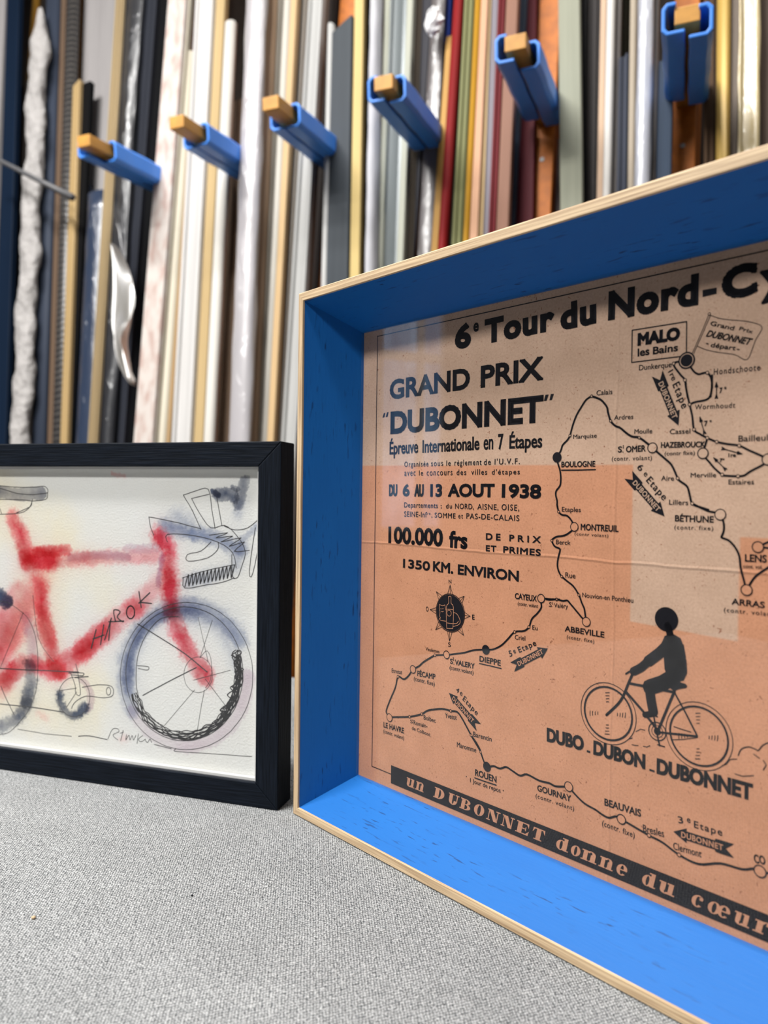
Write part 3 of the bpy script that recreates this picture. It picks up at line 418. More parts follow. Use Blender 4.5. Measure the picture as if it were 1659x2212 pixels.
RINGS=[('r',174.3,242.1,0.84,0.4,0),('r',162.1,222.9,0.86,0.41,0),('r',185.2,228.9,0.83,0.4,0),('r',200.5,219.9,0.8,0.38,0),('r',156.1,183.4,0.87,0.42,0),('r',152.2,168.0,0.88,0.42,0),('r',158.7,149.6,0.87,0.42,0),('r',169.1,141.0,0.85,0.41,0),('r',155.9,137.3,0.87,0.42,0),('r',219.9,200.3,0.9,0.37,0),('r',226.9,188.8,0.88,0.36,0),('r',224.7,233.8,0.88,0.36,0),('r',227.0,222.3,0.88,0.36,0),('r',233.1,218.2,0.87,0.35,0),('r',237.3,216.3,0.86,0.35,0),('r',247.0,214.2,0.85,0.35,0),('r',240.0,201.7,0.86,0.35,0),('r',246.8,201.0,0.84,0.34,0),('r',222.3,245.1,0.89,0.36,0),('r',216.8,253.3,0.9,0.37,0),('r',232.5,247.3,0.87,0.35,0),('r',155.8,137.3,0.89,0.38,0),('r',138.5,120.3,0.92,0.39,0),('r',129.1,116.3,0.94,0.39,0),('r',69.4,93.5,1.04,0.44,0),('r',37.3,74.2,1.1,0.46,0),('r',48.3,50.8,1.08,0.45,0),('r',58.9,54.9,1.06,0.45,0),('r',82.9,62.2,1.02,0.43,0),('r',99.1,51.5,0.99,0.42,0),('r',106.3,43.5,0.85,0.36,0),('r',209.6,30.7,1.1,0.41,0),('r',224.4,26.8,1.07,0.4,0),('r',207.3,214.8,2.57,0.51,0),('r',165.7,175.8,2.46,0.48,0),('r',173.7,127.8,2.52,0.48,0),('r',239.6,184.1,2.6,0.45,0),('r',255.7,170.7,2.53,0.49,0),('r',251.5,151.9,2.55,0.5,0),('r',231.3,211.4,2.6,0.52,0),('r',258.9,207.9,2.57,0.48,0),('r',146.1,136.7,2.48,0.53,0),('r',78.9,95.3,2.58,0.54,0),('r',50.7,81.4,2.66,0.57,0),('r',29.9,46.0,2.8,0.52,0),('r',165.2,40.9,2.69,0.51,0),('r',195.2,33.7,2.56,0.57,0),('r',259.7,32.6,2.73,0.56,0),('r',154.5,211.9,2.74,0.0,1),('r',109.0,103.2,2.77,0.0,1),('r',111.2,36.3,2.81,0.0,1),('r',222.9,254.0,3.89,0.73,0),('r',222.9,254.0,2.8,0.0,1),('r',232.8,273.4,0.71,0.29,0),('c',81.23,120.89,11.66,0.45,0),('c',81.23,120.89,11.02,0.0,1),('k',80.6,120.7,1.77,0.27,0),('k',74.0,122.5,0.32,0.0,1),('k',75.6,122.8,0.33,0.0,1),('b',186.7,83.9,15.37,0.37,0),('b',186.7,83.9,13.54,0.98,0),('b',232.0,83.8,15.43,0.33,0),('b',232.0,83.8,13.65,0.89,0),('b',212.6,81.2,4.5,0.52,0),('b',212.6,81.2,1.73,0.0,1),('b',212.6,81.2,2.89,0.29,0),('y',215.9,134.6,5.7,0.0,1),('r',96.0,26.4,0.36,0.0,1),('r',123.1,26.2,0.34,0.0,1),('r',192.2,213.3,0.28,0.0,1),('r',84.9,90.6,0.27,0.0,1)]
POLYS=[('b',[(214.2,106.1),(218.9,105.9),(221.2,106.6),(225.6,106.3),(226.5,105.4),(225.9,104.4),(222.5,103.2),(220.2,101.6),(218.4,102.9),(214.8,105.4)]),('h',[(229.5,284.6),(235.8,284.5),(235.8,281.8),(229.6,281.5)]),('e',[(20.6,244.9),(22.0,244.9),(21.0,242.0),(19.3,242.0)]),('e',[(23.6,245.1),(25.1,245.2),(24.1,242.1),(22.4,242.1)]),('e',[(146.6,245.3),(148.5,245.3),(147.3,242.1),(145.6,242.2)]),('e',[(149.9,245.4),(151.8,245.4),(150.6,242.2),(149.1,242.2)]),('b',[(175.4,62.7),(177.4,62.6),(177.4,61.6),(175.4,61.6)]),('b',[(209.1,62.5),(211.7,62.4),(211.7,61.5),(209.1,61.5)])]
ARROWS=[(208.91,249.64,219.7,224.57,3.22,2.87,0.76,0),(195.18,202.28,213.93,182.61,3.23,2.79,0.76,0),(127.82,96.54,150.92,110.61,3.33,2.74,0.77,0),(104.72,57.28,81.24,72.77,3.22,2.88,0.77,1),(248.82,37.36,221.39,36.59,3.42,3.06,0.77,1)]
BANNER=[('u',45.4,53.1),('n',53.9,61.4),('D',69.4,78.7),('U',81.0,89.8),('B',90.6,99.5),('O',101.3,109.6),('N',111.1,120.3),('N',121.6,130.3),('E',131.4,140.8),('T',142.2,150.9),('d',157.6,165.4),('o',166.5,172.6),('n',172.9,181.9),('n',183.1,191.0),('e',192.4,198.6),('d',205.9,213.1),('u',214.2,222.2),('c',229.9,235.7),('œ',237.3,247.5),('u',248.7,255.6),('r',257.1,264.0)]
STROKES=[(0.5,[(-266.0,219.1),(-241.5,218.7),(-225.4,217.8),(-209.7,217.9),(-200.3,218.8),(-196.5,216.5),(-196.5,213.3),(-198.0,208.9),(-209.6,207.4),(-225.4,208.2),(-266.0,207.9)]),(0.5,[(-257.8,217.9),(-241.5,216.7),(-225.4,213.0),(-209.7,212.3),(-196.9,213.7)]),(0.5,[(-210.4,208.7),(-213.5,202.2),(-222.2,198.0),(-241.4,196.6),(-247.9,196.7)]),(0.5,[(-211.2,206.8),(-212.8,202.9),(-225.4,198.2)]),(0.5,[(-241.4,201.1),(-239.8,197.2)]),(0.5,[(-107.3,197.3),(-92.0,195.2),(-78.2,192.6),(-64.7,189.9)]),(0.5,[(-107.3,197.3),(-105.8,189.5),(-103.0,184.1)]),(0.5,[(-91.8,179.6),(-91.9,185.0),(-71.4,185.0),(-51.3,180.8),(-39.4,173.6),(-36.7,163.2)]),(0.5,[(-79.1,213.4),(-71.5,202.2),(-64.7,189.3)]),(0.5,[(-79.1,213.4),(-69.0,216.5),(-59.0,217.8),(-56.2,203.7),(-53.4,190.2)]),(0.5,[(-72.3,211.1),(-58.3,214.3)]),(0.5,[(-72.3,211.1),(-66.2,201.2),(-56.7,190.7),(-46.2,192.7),(-38.3,187.7),(-31.7,179.7),(-29.7,172.8),(-32.8,163.3),(-35.4,156.8),(-39.3,157.2),(-40.1,172.4)]),(0.5,[(-52.3,212.0),(-48.1,192.7)]),(0.5,[(-46.2,192.1),(-38.3,189.8),(-28.0,191.4),(-18.4,198.6)]),(0.5,[(-22.2,191.6),(-26.4,161.3),(-23.8,159.6),(-18.9,182.4)]),(0.5,[(-79.3,154.2),(-64.4,159.1),(-51.1,162.6),(-38.0,165.4)]),(0.5,[(-78.6,154.3),(-77.2,147.2),(-59.0,150.4),(-47.1,152.7),(-38.0,156.1)]),(0.5,[(-58.0,185.4),(-43.5,187.5),(-52.7,183.7),(-39.5,185.3),(-48.7,180.9),(-33.0,184.3),(-42.1,178.2),(-30.4,181.5),(-38.1,174.8),(-26.5,175.8)]),(0.5,[(-56.6,180.7),(-64.6,173.9),(-75.3,171.2),(-74.6,166.4),(-59.2,169.4),(-51.3,175.5),(-50.7,180.9)]),(0.8,[(-77.2,148.1),(-74.5,156.8),(-74.0,148.8),(-71.4,157.6),(-70.9,149.5),(-68.3,158.3),(-67.8,150.2),(-65.2,159.0),(-64.8,150.8),(-62.1,159.8),(-61.7,151.5),(-59.1,160.5),(-58.6,152.2),(-56.0,161.2),(-55.5,152.9),(-53.0,161.9),(-52.5,153.6),(-50.0,162.6),(-49.5,154.2),(-46.9,163.3),(-46.5,154.9),(-43.9,164.0),(-43.4,155.6),(-40.9,164.8),(-40.4,156.2),(-37.9,165.4)]),(0.9,[(-152.1,112.3),(-156.5,98.2)]),(0.9,[(-145.5,116.5),(-148.3,101.3)]),(0.9,[(-155.0,105.2),(-145.4,109.0)]),(0.9,[(-141.0,105.5),(-139.7,119.9)]),(0.9,[(-144.7,105.3),(-138.9,121.8)]),(0.9,[(-141.1,119.0),(-128.1,120.3)]),(0.9,[(-135.3,119.6),(-136.8,127.9),(-131.3,127.2),(-133.9,122.8),(-128.8,119.7)]),(0.9,[(-118.9,127.3),(-119.0,126.7),(-119.1,126.0),(-119.2,125.4),(-119.4,124.8),(-119.7,124.3),(-120.0,123.8),(-120.4,123.4),(-120.8,123.0),(-121.3,122.8),(-121.7,122.6),(-122.2,122.5),(-122.7,122.5),(-123.2,122.5),(-123.6,122.7),(-124.1,123.0),(-124.5,123.3),(-124.8,123.7),(-125.1,124.2),(-125.4,124.8),(-125.6,125.3),(-125.7,126.0),(-125.8,126.6),(-125.8,127.3),(-125.7,127.9),(-125.6,128.6),(-125.4,129.2),(-125.2,129.7),(-124.9,130.2),(-124.5,130.7),(-124.1,131.1),(-123.7,131.4),(-123.2,131.6),(-122.8,131.8),(-122.3,131.8),(-121.8,131.8),(-121.3,131.6),(-120.9,131.4),(-120.5,131.1),(-120.1,130.7),(-119.8,130.3),(-119.5,129.8),(-119.2,129.2),(-119.1,128.6),(-119.0,128.0),(-118.9,127.3)]),(0.9,[(-115.4,142.8),(-113.4,131.3)]),(0.9,[(-106.2,142.3),(-115.3,134.3)]),(0.9,[(-114.6,134.9),(-104.7,134.6)]),(0.4,[(-23.0,88.6),(-23.4,81.4),(-24.8,74.3),(-27.1,67.3),(-30.4,60.6),(-34.6,54.4),(-39.5,48.6),(-45.2,43.6),(-51.5,39.2),(-58.3,35.7),(-65.5,33.1),(-72.9,31.6),(-80.5,30.9),(-88.0,31.4),(-95.3,32.9),(-102.3,35.4),(-108.8,38.9),(-114.6,43.4),(-119.7,48.6),(-124.0,54.6),(-127.2,61.2),(-129.5,68.3),(-130.7,75.8),(-130.7,83.4),(-129.7,91.0),(-127.5,98.4),(-124.3,105.6),(-120.2,112.2),(-115.2,118.3),(-109.4,123.7),(-103.0,128.3),(-96.1,131.9),(-88.8,134.6),(-81.4,136.3),(-73.9,137.0),(-66.5,136.6),(-59.3,135.3),(-52.4,132.9),(-46.1,129.7),(-40.3,125.6),(-35.3,120.7),(-31.0,115.2),(-27.6,109.1),(-25.1,102.5),(-23.5,95.7),(-23.0,88.6)]),(0.5,[(-30.6,89.5),(-30.9,82.9),(-32.2,76.4),(-34.3,70.0),(-37.2,63.9),(-40.9,58.2),(-45.3,53.0),(-50.4,48.4),(-56.0,44.5),(-62.0,41.4),(-68.4,39.0),(-75.0,37.6),(-81.6,37.1),(-88.3,37.6),(-94.7,39.0),(-100.9,41.3),(-106.6,44.5),(-111.8,48.6),(-116.3,53.4),(-120.0,58.9),(-122.9,64.9),(-124.9,71.4),(-125.9,78.1),(-126.0,85.0),(-125.0,91.9),(-123.2,98.7),(-120.4,105.1),(-116.7,111.2),(-112.3,116.7),(-107.2,121.6),(-101.6,125.8),(-95.5,129.1),(-89.1,131.6),(-82.5,133.1),(-75.8,133.7),(-69.2,133.4),(-62.8,132.1),(-56.8,130.0),(-51.1,127.0),(-46.0,123.3),(-41.5,118.8),(-37.7,113.8),(-34.7,108.2),(-32.4,102.2),(-31.1,95.9),(-30.6,89.5)]),(0.5,[(-82.2,126.3),(-96.9,124.1),(-108.8,111.7),(-116.2,94.2),(-116.8,71.8),(-111.4,57.9)]),(0.8,[(-116.4,119.0),(-96.8,109.9),(-76.2,99.8),(-58.8,88.4)]),(0.7,[(-111.5,67.0),(-89.2,79.4),(-67.4,90.9)]),(0.3,[(-93.3,46.6),(-68.7,74.8)]),(0.35,[(-66.9,40.4),(-64.2,58.6),(-60.8,75.5)]),(0.4,[(-41.5,63.3),(-60.1,83.2)]),(0.35,[(-40.4,91.1),(-69.5,81.8)]),(0.3,[(-66.3,126.6),(-58.1,96.0)]),(0.3,[(-54.9,125.4),(-64.6,98.1)]),(0.3,[(-54.5,86.8),(-54.6,85.1),(-54.9,83.3),(-55.4,81.6),(-56.1,80.0),(-57.1,78.5),(-58.1,77.1),(-59.4,75.9),(-60.8,74.9),(-62.2,74.1),(-63.8,73.5),(-65.4,73.2),(-67.0,73.1),(-68.6,73.3),(-70.1,73.7),(-71.6,74.3),(-72.9,75.2),(-74.1,76.3),(-75.2,77.6),(-76.1,79.0),(-76.7,80.6),(-77.2,82.3),(-77.4,84.0),(-77.5,85.8),(-77.2,87.6),(-76.8,89.4),(-76.2,91.0),(-75.3,92.6),(-74.3,94.1),(-73.1,95.4),(-71.8,96.5),(-70.3,97.4),(-68.8,98.0),(-67.2,98.5),(-65.6,98.7),(-64.0,98.6),(-62.5,98.3),(-61.0,97.7),(-59.6,96.9),(-58.3,96.0),(-57.2,94.8),(-56.3,93.4),(-55.5,91.9),(-55.0,90.3),(-54.6,88.6),(-54.5,86.8)]),(0.3,[(-64.6,98.1),(-58.9,103.6),(-55.3,95.0),(-55.9,83.5),(-60.1,76.8)]),(0.5,[(-116.2,88.3),(-107.1,88.3),(-107.8,85.9),(-115.4,86.4)]),(0.4,[(-157.5,61.5),(-157.6,59.4),(-158.0,57.4),(-158.7,55.4),(-159.6,53.5),(-160.7,51.7),(-162.1,50.1),(-163.6,48.6),(-165.3,47.4),(-167.1,46.5),(-169.0,45.8),(-171.0,45.4),(-173.0,45.2),(-174.9,45.4),(-176.8,45.9),(-178.6,46.6),(-180.3,47.6),(-181.8,48.9),(-183.1,50.3),(-184.2,52.0),(-185.0,53.8),(-185.6,55.8),(-185.8,57.8),(-185.8,59.9),(-185.6,62.0),(-185.0,64.1),(-184.2,66.1),(-183.2,67.9),(-181.9,69.6),(-180.4,71.2),(-178.8,72.5),(-177.0,73.5),(-175.1,74.3),(-173.2,74.9),(-171.2,75.1),(-169.2,75.0),(-167.3,74.7),(-165.5,74.1),(-163.8,73.2),(-162.2,72.1),(-160.8,70.7),(-159.7,69.1),(-158.7,67.4),(-158.1,65.5),(-157.6,63.5),(-157.5,61.5)]),(0.5,[(-164.4,68.3),(-150.1,71.3),(-138.4,71.2),(-137.2,64.7),(-145.3,62.0),(-161.2,61.8),(-170.8,56.2),(-173.9,51.2)]),(0.4,[(-139.1,67.6),(-139.1,67.2),(-139.2,66.8),(-139.3,66.4),(-139.4,66.0),(-139.5,65.7),(-139.7,65.3),(-139.9,65.1),(-140.2,64.8),(-140.4,64.7),(-140.6,64.6),(-140.9,64.5),(-141.2,64.5),(-141.4,64.5),(-141.7,64.6),(-141.9,64.8),(-142.1,65.0),(-142.3,65.2),(-142.5,65.5),(-142.6,65.9),(-142.7,66.2),(-142.8,66.6),(-142.9,67.0),(-142.9,67.4),(-142.8,67.8),(-142.8,68.2),(-142.7,68.6),(-142.5,69.0),(-142.3,69.3),(-142.2,69.6),(-141.9,69.9),(-141.7,70.1),(-141.5,70.2),(-141.2,70.3),(-140.9,70.3),(-140.7,70.3),(-140.4,70.2),(-140.2,70.1),(-140.0,69.9),(-139.8,69.7),(-139.6,69.4),(-139.4,69.1),(-139.3,68.8),(-139.2,68.4),(-139.1,68.0),(-139.1,67.6)]),(0.5,[(-175.7,79.5),(-170.8,69.7),(-170.0,63.0),(-166.0,62.7),(-167.6,75.4),(-170.1,85.3)]),(0.6,[(-176.5,78.0),(-163.7,79.1),(-164.4,77.0),(-174.1,76.9)]),(0.8,[(-170.9,75.1),(-158.9,76.8)]),(0.4,[(-185.4,63.7),(-169.2,67.2)]),(0.4,[(-178.8,51.4),(-169.2,64.5)]),(0.7,[(-241.0,76.2),(-207.0,77.6),(-167.7,79.5)]),(0.7,[(-240.9,48.5),(-206.9,48.7),(-180.4,47.8)]),(0.4,[(-248.1,129.0),(-234.3,128.3),(-225.7,124.6),(-215.6,118.3),(-208.8,107.7),(-205.4,94.2),(-205.0,79.1),(-206.9,61.1),(-215.2,43.7),(-230.5,28.2),(-240.8,24.4),(-251.3,22.5)]),(0.6,[(-240.1,62.3),(-234.0,51.7),(-227.1,41.2)]),(0.4,[(-223.7,30.4),(-198.4,29.6),(-173.8,30.2)]),(0.6,[(-167.4,30.9),(-157.8,32.2),(-142.0,31.2)]),(0.5,[(-101.4,32.1),(-87.3,30.4)]),(0.4,[(-83.6,30.8),(-85.0,29.6),(-81.4,29.1),(-52.5,30.8),(-23.2,32.2)]),(0.4,[(-141.2,31.7),(-137.4,39.4),(-132.7,40.2),(-131.9,38.0),(-137.0,35.2),(-132.7,31.9)]),(0.4,[(-130.8,37.2),(-127.8,38.2)]),(0.4,[(-128.1,39.7),(-130.3,31.5)]),(0.4,[(-125.0,36.8),(-125.7,32.7),(-123.1,36.7),(-122.2,33.1),(-120.4,36.6),(-119.1,33.4),(-117.3,36.9)]),(0.4,[(-115.0,38.5),(-116.1,31.1)]),(0.4,[(-111.2,37.6),(-115.0,34.5),(-112.7,32.8),(-109.0,35.2)]),(0.4,[(-109.0,34.5),(-107.4,32.7),(-105.2,35.6),(-103.7,33.1)]),(0.3,[(-209.7,135.1),(-204.6,102.5),(-190.4,85.8)]),(0.3,[(-218.9,120.9),(-241.0,76.2)]),(0.9,[(-33.7,102.7),(-32.3,99.1),(-32.5,95.0),(-31.6,91.1),(-30.7,87.2),(-30.9,83.1),(-33.2,79.3),(-33.9,75.4),(-35.5,71.6),(-36.2,67.6),(-38.9,64.4),(-40.2,60.4),(-42.3,56.8),(-45.6,54.2),(-48.0,50.7),(-51.3,48.1),(-55.3,46.8),(-58.2,43.6),(-62.2,42.5),(-65.9,40.6),(-69.8,39.8),(-73.7,38.0),(-77.8,38.1),(-81.8,38.6)]),(0.9,[(-34.1,102.5),(-33.5,98.7),(-33.1,94.8),(-32.3,91.0),(-32.1,87.1),(-32.8,83.2),(-33.3,79.3),(-33.9,75.3),(-34.2,71.2),(-36.4,67.7),(-38.8,64.3),(-40.9,60.9),(-43.0,57.4),(-46.1,54.7),(-48.9,51.8),(-51.6,48.7),(-55.4,47.1),(-58.5,44.2),(-62.3,42.7),(-65.8,40.5),(-69.8,39.2),(-73.8,38.5),(-77.8,38.0),(-81.8,38.7),(-85.8,38.2),(-89.6,39.6),(-93.6,40.0),(-97.1,41.8),(-100.8,43.2),(-103.6,46.0),(-107.0,47.9),(-111.3,49.1),(-112.7,53.3),(-116.0,55.7),(-118.1,59.1),(-120.1,62.6),(-121.0,66.6)]),(0.9,[(-34.5,102.4),(-34.6,98.3),(-33.9,94.6),(-33.2,90.9),(-33.2,87.1),(-33.6,83.2),(-34.1,79.4),(-34.1,75.4),(-36.1,71.8),(-36.1,67.5),(-38.5,64.2),(-40.8,60.9),(-43.0,57.4),(-46.3,54.9),(-48.2,51.0),(-51.5,48.5),(-55.0,46.3),(-58.7,44.7),(-62.1,42.1),(-65.9,40.9),(-69.9,39.9),(-73.8,38.5),(-77.8,38.7),(-81.7,39.2),(-85.7,39.0),(-89.3,40.4),(-93.1,41.4),(-97.3,41.4),(-100.9,43.0),(-104.6,44.5),(-107.7,47.1),(-110.1,50.3),(-112.0,53.9),(-115.1,56.3),(-118.2,59.0),(-119.7,62.8),(-120.5,66.8)]),(0.9,[(-35.3,102.1),(-34.8,98.3),(-34.1,94.6),(-34.0,90.8),(-32.1,87.1),(-32.9,83.2),(-34.6,79.5),(-34.9,75.6),(-36.8,72.1),(-38.0,68.4),(-38.8,64.3),(-41.0,61.0),(-43.7,58.0),(-46.6,55.2),(-48.9,51.8),(-51.6,48.7),(-55.5,47.3),(-59.3,46.0),(-62.8,44.3),(-66.4,42.8),(-69.8,39.7),(-73.8,39.9),(-77.8,38.7),(-81.6,40.2)]),(0.9,[(-35.2,102.1),(-35.4,98.1),(-34.3,94.5),(-33.7,90.8),(-32.6,87.1),(-34.5,83.3),(-33.5,79.3),(-34.5,75.5),(-35.4,71.6),(-38.1,68.4),(-40.2,65.1),(-42.2,61.8),(-43.5,57.8),(-45.9,54.5),(-49.2,52.1),(-52.5,49.9),(-55.9,48.0),(-58.8,44.9),(-62.4,43.0),(-66.5,43.3),(-70.2,41.9),(-73.8,39.7),(-77.8,39.2),(-81.6,40.4),(-85.4,40.7),(-89.2,40.9),(-93.0,41.6),(-96.1,43.8),(-100.5,43.8),(-103.4,46.4),(-106.8,48.1),(-108.8,51.6),(-112.8,53.1),(-114.8,56.6),(-116.0,60.4),(-119.1,63.1),(-120.0,67.1)]),(0.6,[(-35.4,102.0),(-36.1,97.9),(-35.4,94.3),(-33.5,90.9),(-34.4,87.0),(-34.1,83.2),(-35.5,79.6),(-34.6,75.5),(-36.8,72.1),(-37.6,68.2),(-40.9,65.5),(-42.1,61.7),(-45.1,59.1),(-46.4,55.0),(-49.8,52.9),(-53.3,51.1),(-56.4,48.8),(-59.3,45.9),(-63.1,45.2),(-66.6,43.6),(-70.2,41.9),(-73.9,41.0),(-77.7,40.4),(-81.6,40.2),(-85.3,41.0),(-89.2,41.0),(-92.5,43.0),(-96.1,43.9),(-100.1,44.3),(-102.5,47.6),(-105.6,49.6),(-108.5,52.0),(-111.5,54.3),(-112.8,58.0),(-114.9,61.1),(-117.5,63.9),(-118.3,67.8)]),(0.6,[(-36.2,101.7),(-34.9,98.2),(-34.7,94.5),(-34.1,90.8),(-34.7,87.0),(-35.7,83.3),(-35.4,79.6),(-36.4,75.9),(-37.1,72.2),(-39.5,69.0),(-41.0,65.5),(-41.9,61.6),(-45.2,59.2),(-47.4,56.0),(-49.5,52.5),(-53.3,51.1),(-56.6,49.1),(-59.3,46.0),(-62.9,44.6),(-66.5,43.1),(-70.4,43.3),(-74.0,41.7),(-77.7,42.2),(-81.4,41.6)]),(0.6,[(-36.3,101.7),(-35.7,98.0),(-35.5,94.3),(-34.6,90.7),(-35.0,87.0),(-34.5,83.3),(-36.5,79.7),(-36.5,76.0),(-36.9,72.1),(-38.3,68.5),(-41.4,65.8),(-43.3,62.5),(-44.5,58.6),(-47.9,56.5),(-51.0,54.3),(-53.0,50.7),(-56.5,49.0),(-59.5,46.4),(-63.1,45.3),(-66.7,43.9),(-70.3,43.0),(-74.0,42.5),(-77.7,40.6),(-81.5,41.1),(-85.3,41.0),(-89.1,41.4),(-92.2,43.7),(-96.3,43.5),(-99.7,45.1),(-102.4,47.8),(-105.5,49.8),(-107.5,53.0),(-111.2,54.6),(-112.3,58.4),(-115.0,61.0),(-115.8,64.8),(-117.0,68.3)]),(0.6,[(-37.3,101.2),(-36.5,97.7),(-35.5,94.3),(-34.8,90.7),(-34.3,87.0),(-36.5,83.3),(-35.9,79.6),(-36.9,76.0),(-37.9,72.4),(-39.5,69.0),(-41.2,65.7),(-42.6,62.0),(-45.6,59.5),(-47.9,56.5),(-50.4,53.6),(-54.1,52.2),(-56.7,49.4),(-60.3,48.2),(-63.5,46.5),(-67.0,45.4),(-70.5,43.9),(-74.0,43.2),(-77.7,42.1),(-81.4,41.8),(-85.2,41.5),(-88.7,42.8),(-92.5,42.8),(-95.5,45.1),(-99.2,45.9),(-102.1,48.1),(-105.2,50.1),(-107.3,53.1),(-111.1,54.6),(-113.0,57.9),(-113.7,61.8),(-116.2,64.6),(-118.7,67.6)]),(0.6,[(-38.9,100.6),(-37.4,97.4),(-35.8,94.2),(-37.0,90.4),(-35.3,87.0),(-36.0,83.3),(-36.1,79.7),(-37.4,76.1),(-37.7,72.4),(-40.3,69.4),(-41.6,65.9),(-44.5,63.3),(-45.8,59.7),(-48.5,57.0),(-50.3,53.5),(-53.3,51.1),(-57.3,50.4),(-60.5,48.7),(-63.7,47.0),(-67.1,45.5),(-70.4,43.3),(-74.0,42.9),(-77.7,42.5),(-81.3,42.6)]),(0.6,[(-39.4,100.4),(-37.1,97.5),(-37.5,93.8),(-36.2,90.5),(-36.1,86.9),(-36.2,83.3),(-37.6,79.8),(-38.4,76.4),(-38.5,72.6),(-40.7,69.5),(-42.8,66.5),(-43.3,62.5),(-47.1,60.7),(-48.1,56.7),(-51.6,55.0),(-54.3,52.5),(-56.6,49.2),(-60.4,48.4),(-63.5,46.2),(-67.1,45.5),(-70.4,43.3),(-74.0,43.0),(-77.7,43.2),(-81.2,44.0),(-84.8,43.6),(-88.4,43.8),(-91.6,45.2),(-95.2,45.8),(-98.0,48.0),(-101.4,49.1),(-104.4,51.1),(-107.3,53.2),(-109.9,55.7),(-112.1,58.6),(-113.4,62.0),(-115.1,65.2),(-117.4,68.2)]),(0.6,[(-39.2,100.5),(-37.4,97.4),(-36.2,94.1),(-36.0,90.5),(-36.7,86.9),(-37.5,83.4),(-37.3,79.8),(-38.0,76.3),(-39.5,72.9),(-41.2,69.8),(-42.6,66.4),(-45.2,63.8),(-47.0,60.6),(-49.6,58.1),(-51.4,54.8),(-53.8,51.8),(-57.8,51.2),(-60.9,49.7),(-63.6,46.6),(-67.2,46.1),(-70.6,44.8),(-74.2,45.1),(-77.6,44.4),(-81.3,43.1),(-84.8,43.5),(-88.5,43.5),(-92.0,44.1),(-94.8,46.7),(-98.3,47.6),(-101.1,49.7),(-104.0,51.6),(-106.4,54.1),(-109.9,55.7),(-111.4,59.1),(-112.3,62.7),(-115.1,65.2),(-117.1,68.3)]),(0.7,[(-33.5,105.4),(-39.7,101.7),(-33.3,99.5),(-35.6,97.3),(-34.0,95.2),(-32.1,91.8),(-36.5,88.0),(-35.9,86.8),(-36.0,82.5),(-39.2,79.6),(-36.0,78.5),(-39.1,74.1),(-39.7,71.1),(-42.1,68.6),(-43.3,65.3),(-40.0,63.4),(-45.3,60.5),(-44.9,58.2)]),(0.7,[(-35.0,105.8),(-36.5,102.9),(-33.7,100.6),(-37.5,97.6),(-36.8,94.3),(-31.5,91.1),(-34.9,89.0),(-31.2,86.3),(-34.6,83.0),(-40.1,79.4),(-38.8,77.4),(-34.3,75.0),(-40.3,71.3),(-37.0,69.1),(-43.9,65.1),(-48.1,62.3),(-43.0,61.1),(-45.6,57.0)]),(0.7,[(-36.3,105.8),(-39.2,103.0),(-36.4,100.2),(-32.5,96.9),(-33.9,94.1),(-32.0,92.5),(-34.6,89.8),(-34.9,85.4),(-34.9,83.7),(-38.2,80.5),(-35.6,76.8),(-36.0,74.0),(-38.7,72.4),(-41.5,68.4),(-41.3,65.8),(-43.5,63.9),(-42.8,61.0),(-41.1,58.6)]),(0.7,[(-33.1,105.8),(-32.0,103.8),(-35.2,100.3),(-33.0,96.9),(-35.0,93.9),(-30.2,92.8),(-34.6,88.5),(-33.5,86.7),(-33.3,84.0),(-32.6,80.8),(-38.6,76.8),(-42.6,73.7),(-39.3,71.1),(-38.0,69.4),(-43.6,66.4),(-48.3,62.4),(-46.2,60.8),(-48.4,57.3)]),(0.7,[(-34.3,105.5),(-35.0,103.4),(-35.6,100.4),(-32.6,98.2),(-34.4,94.0),(-34.8,92.5),(-35.8,89.3),(-37.1,86.4),(-32.9,82.9),(-32.2,80.4),(-37.8,76.7),(-38.6,75.3),(-38.8,72.4),(-37.8,68.8),(-43.0,66.1),(-41.3,63.0),(-44.5,60.9),(-47.6,56.8)])]
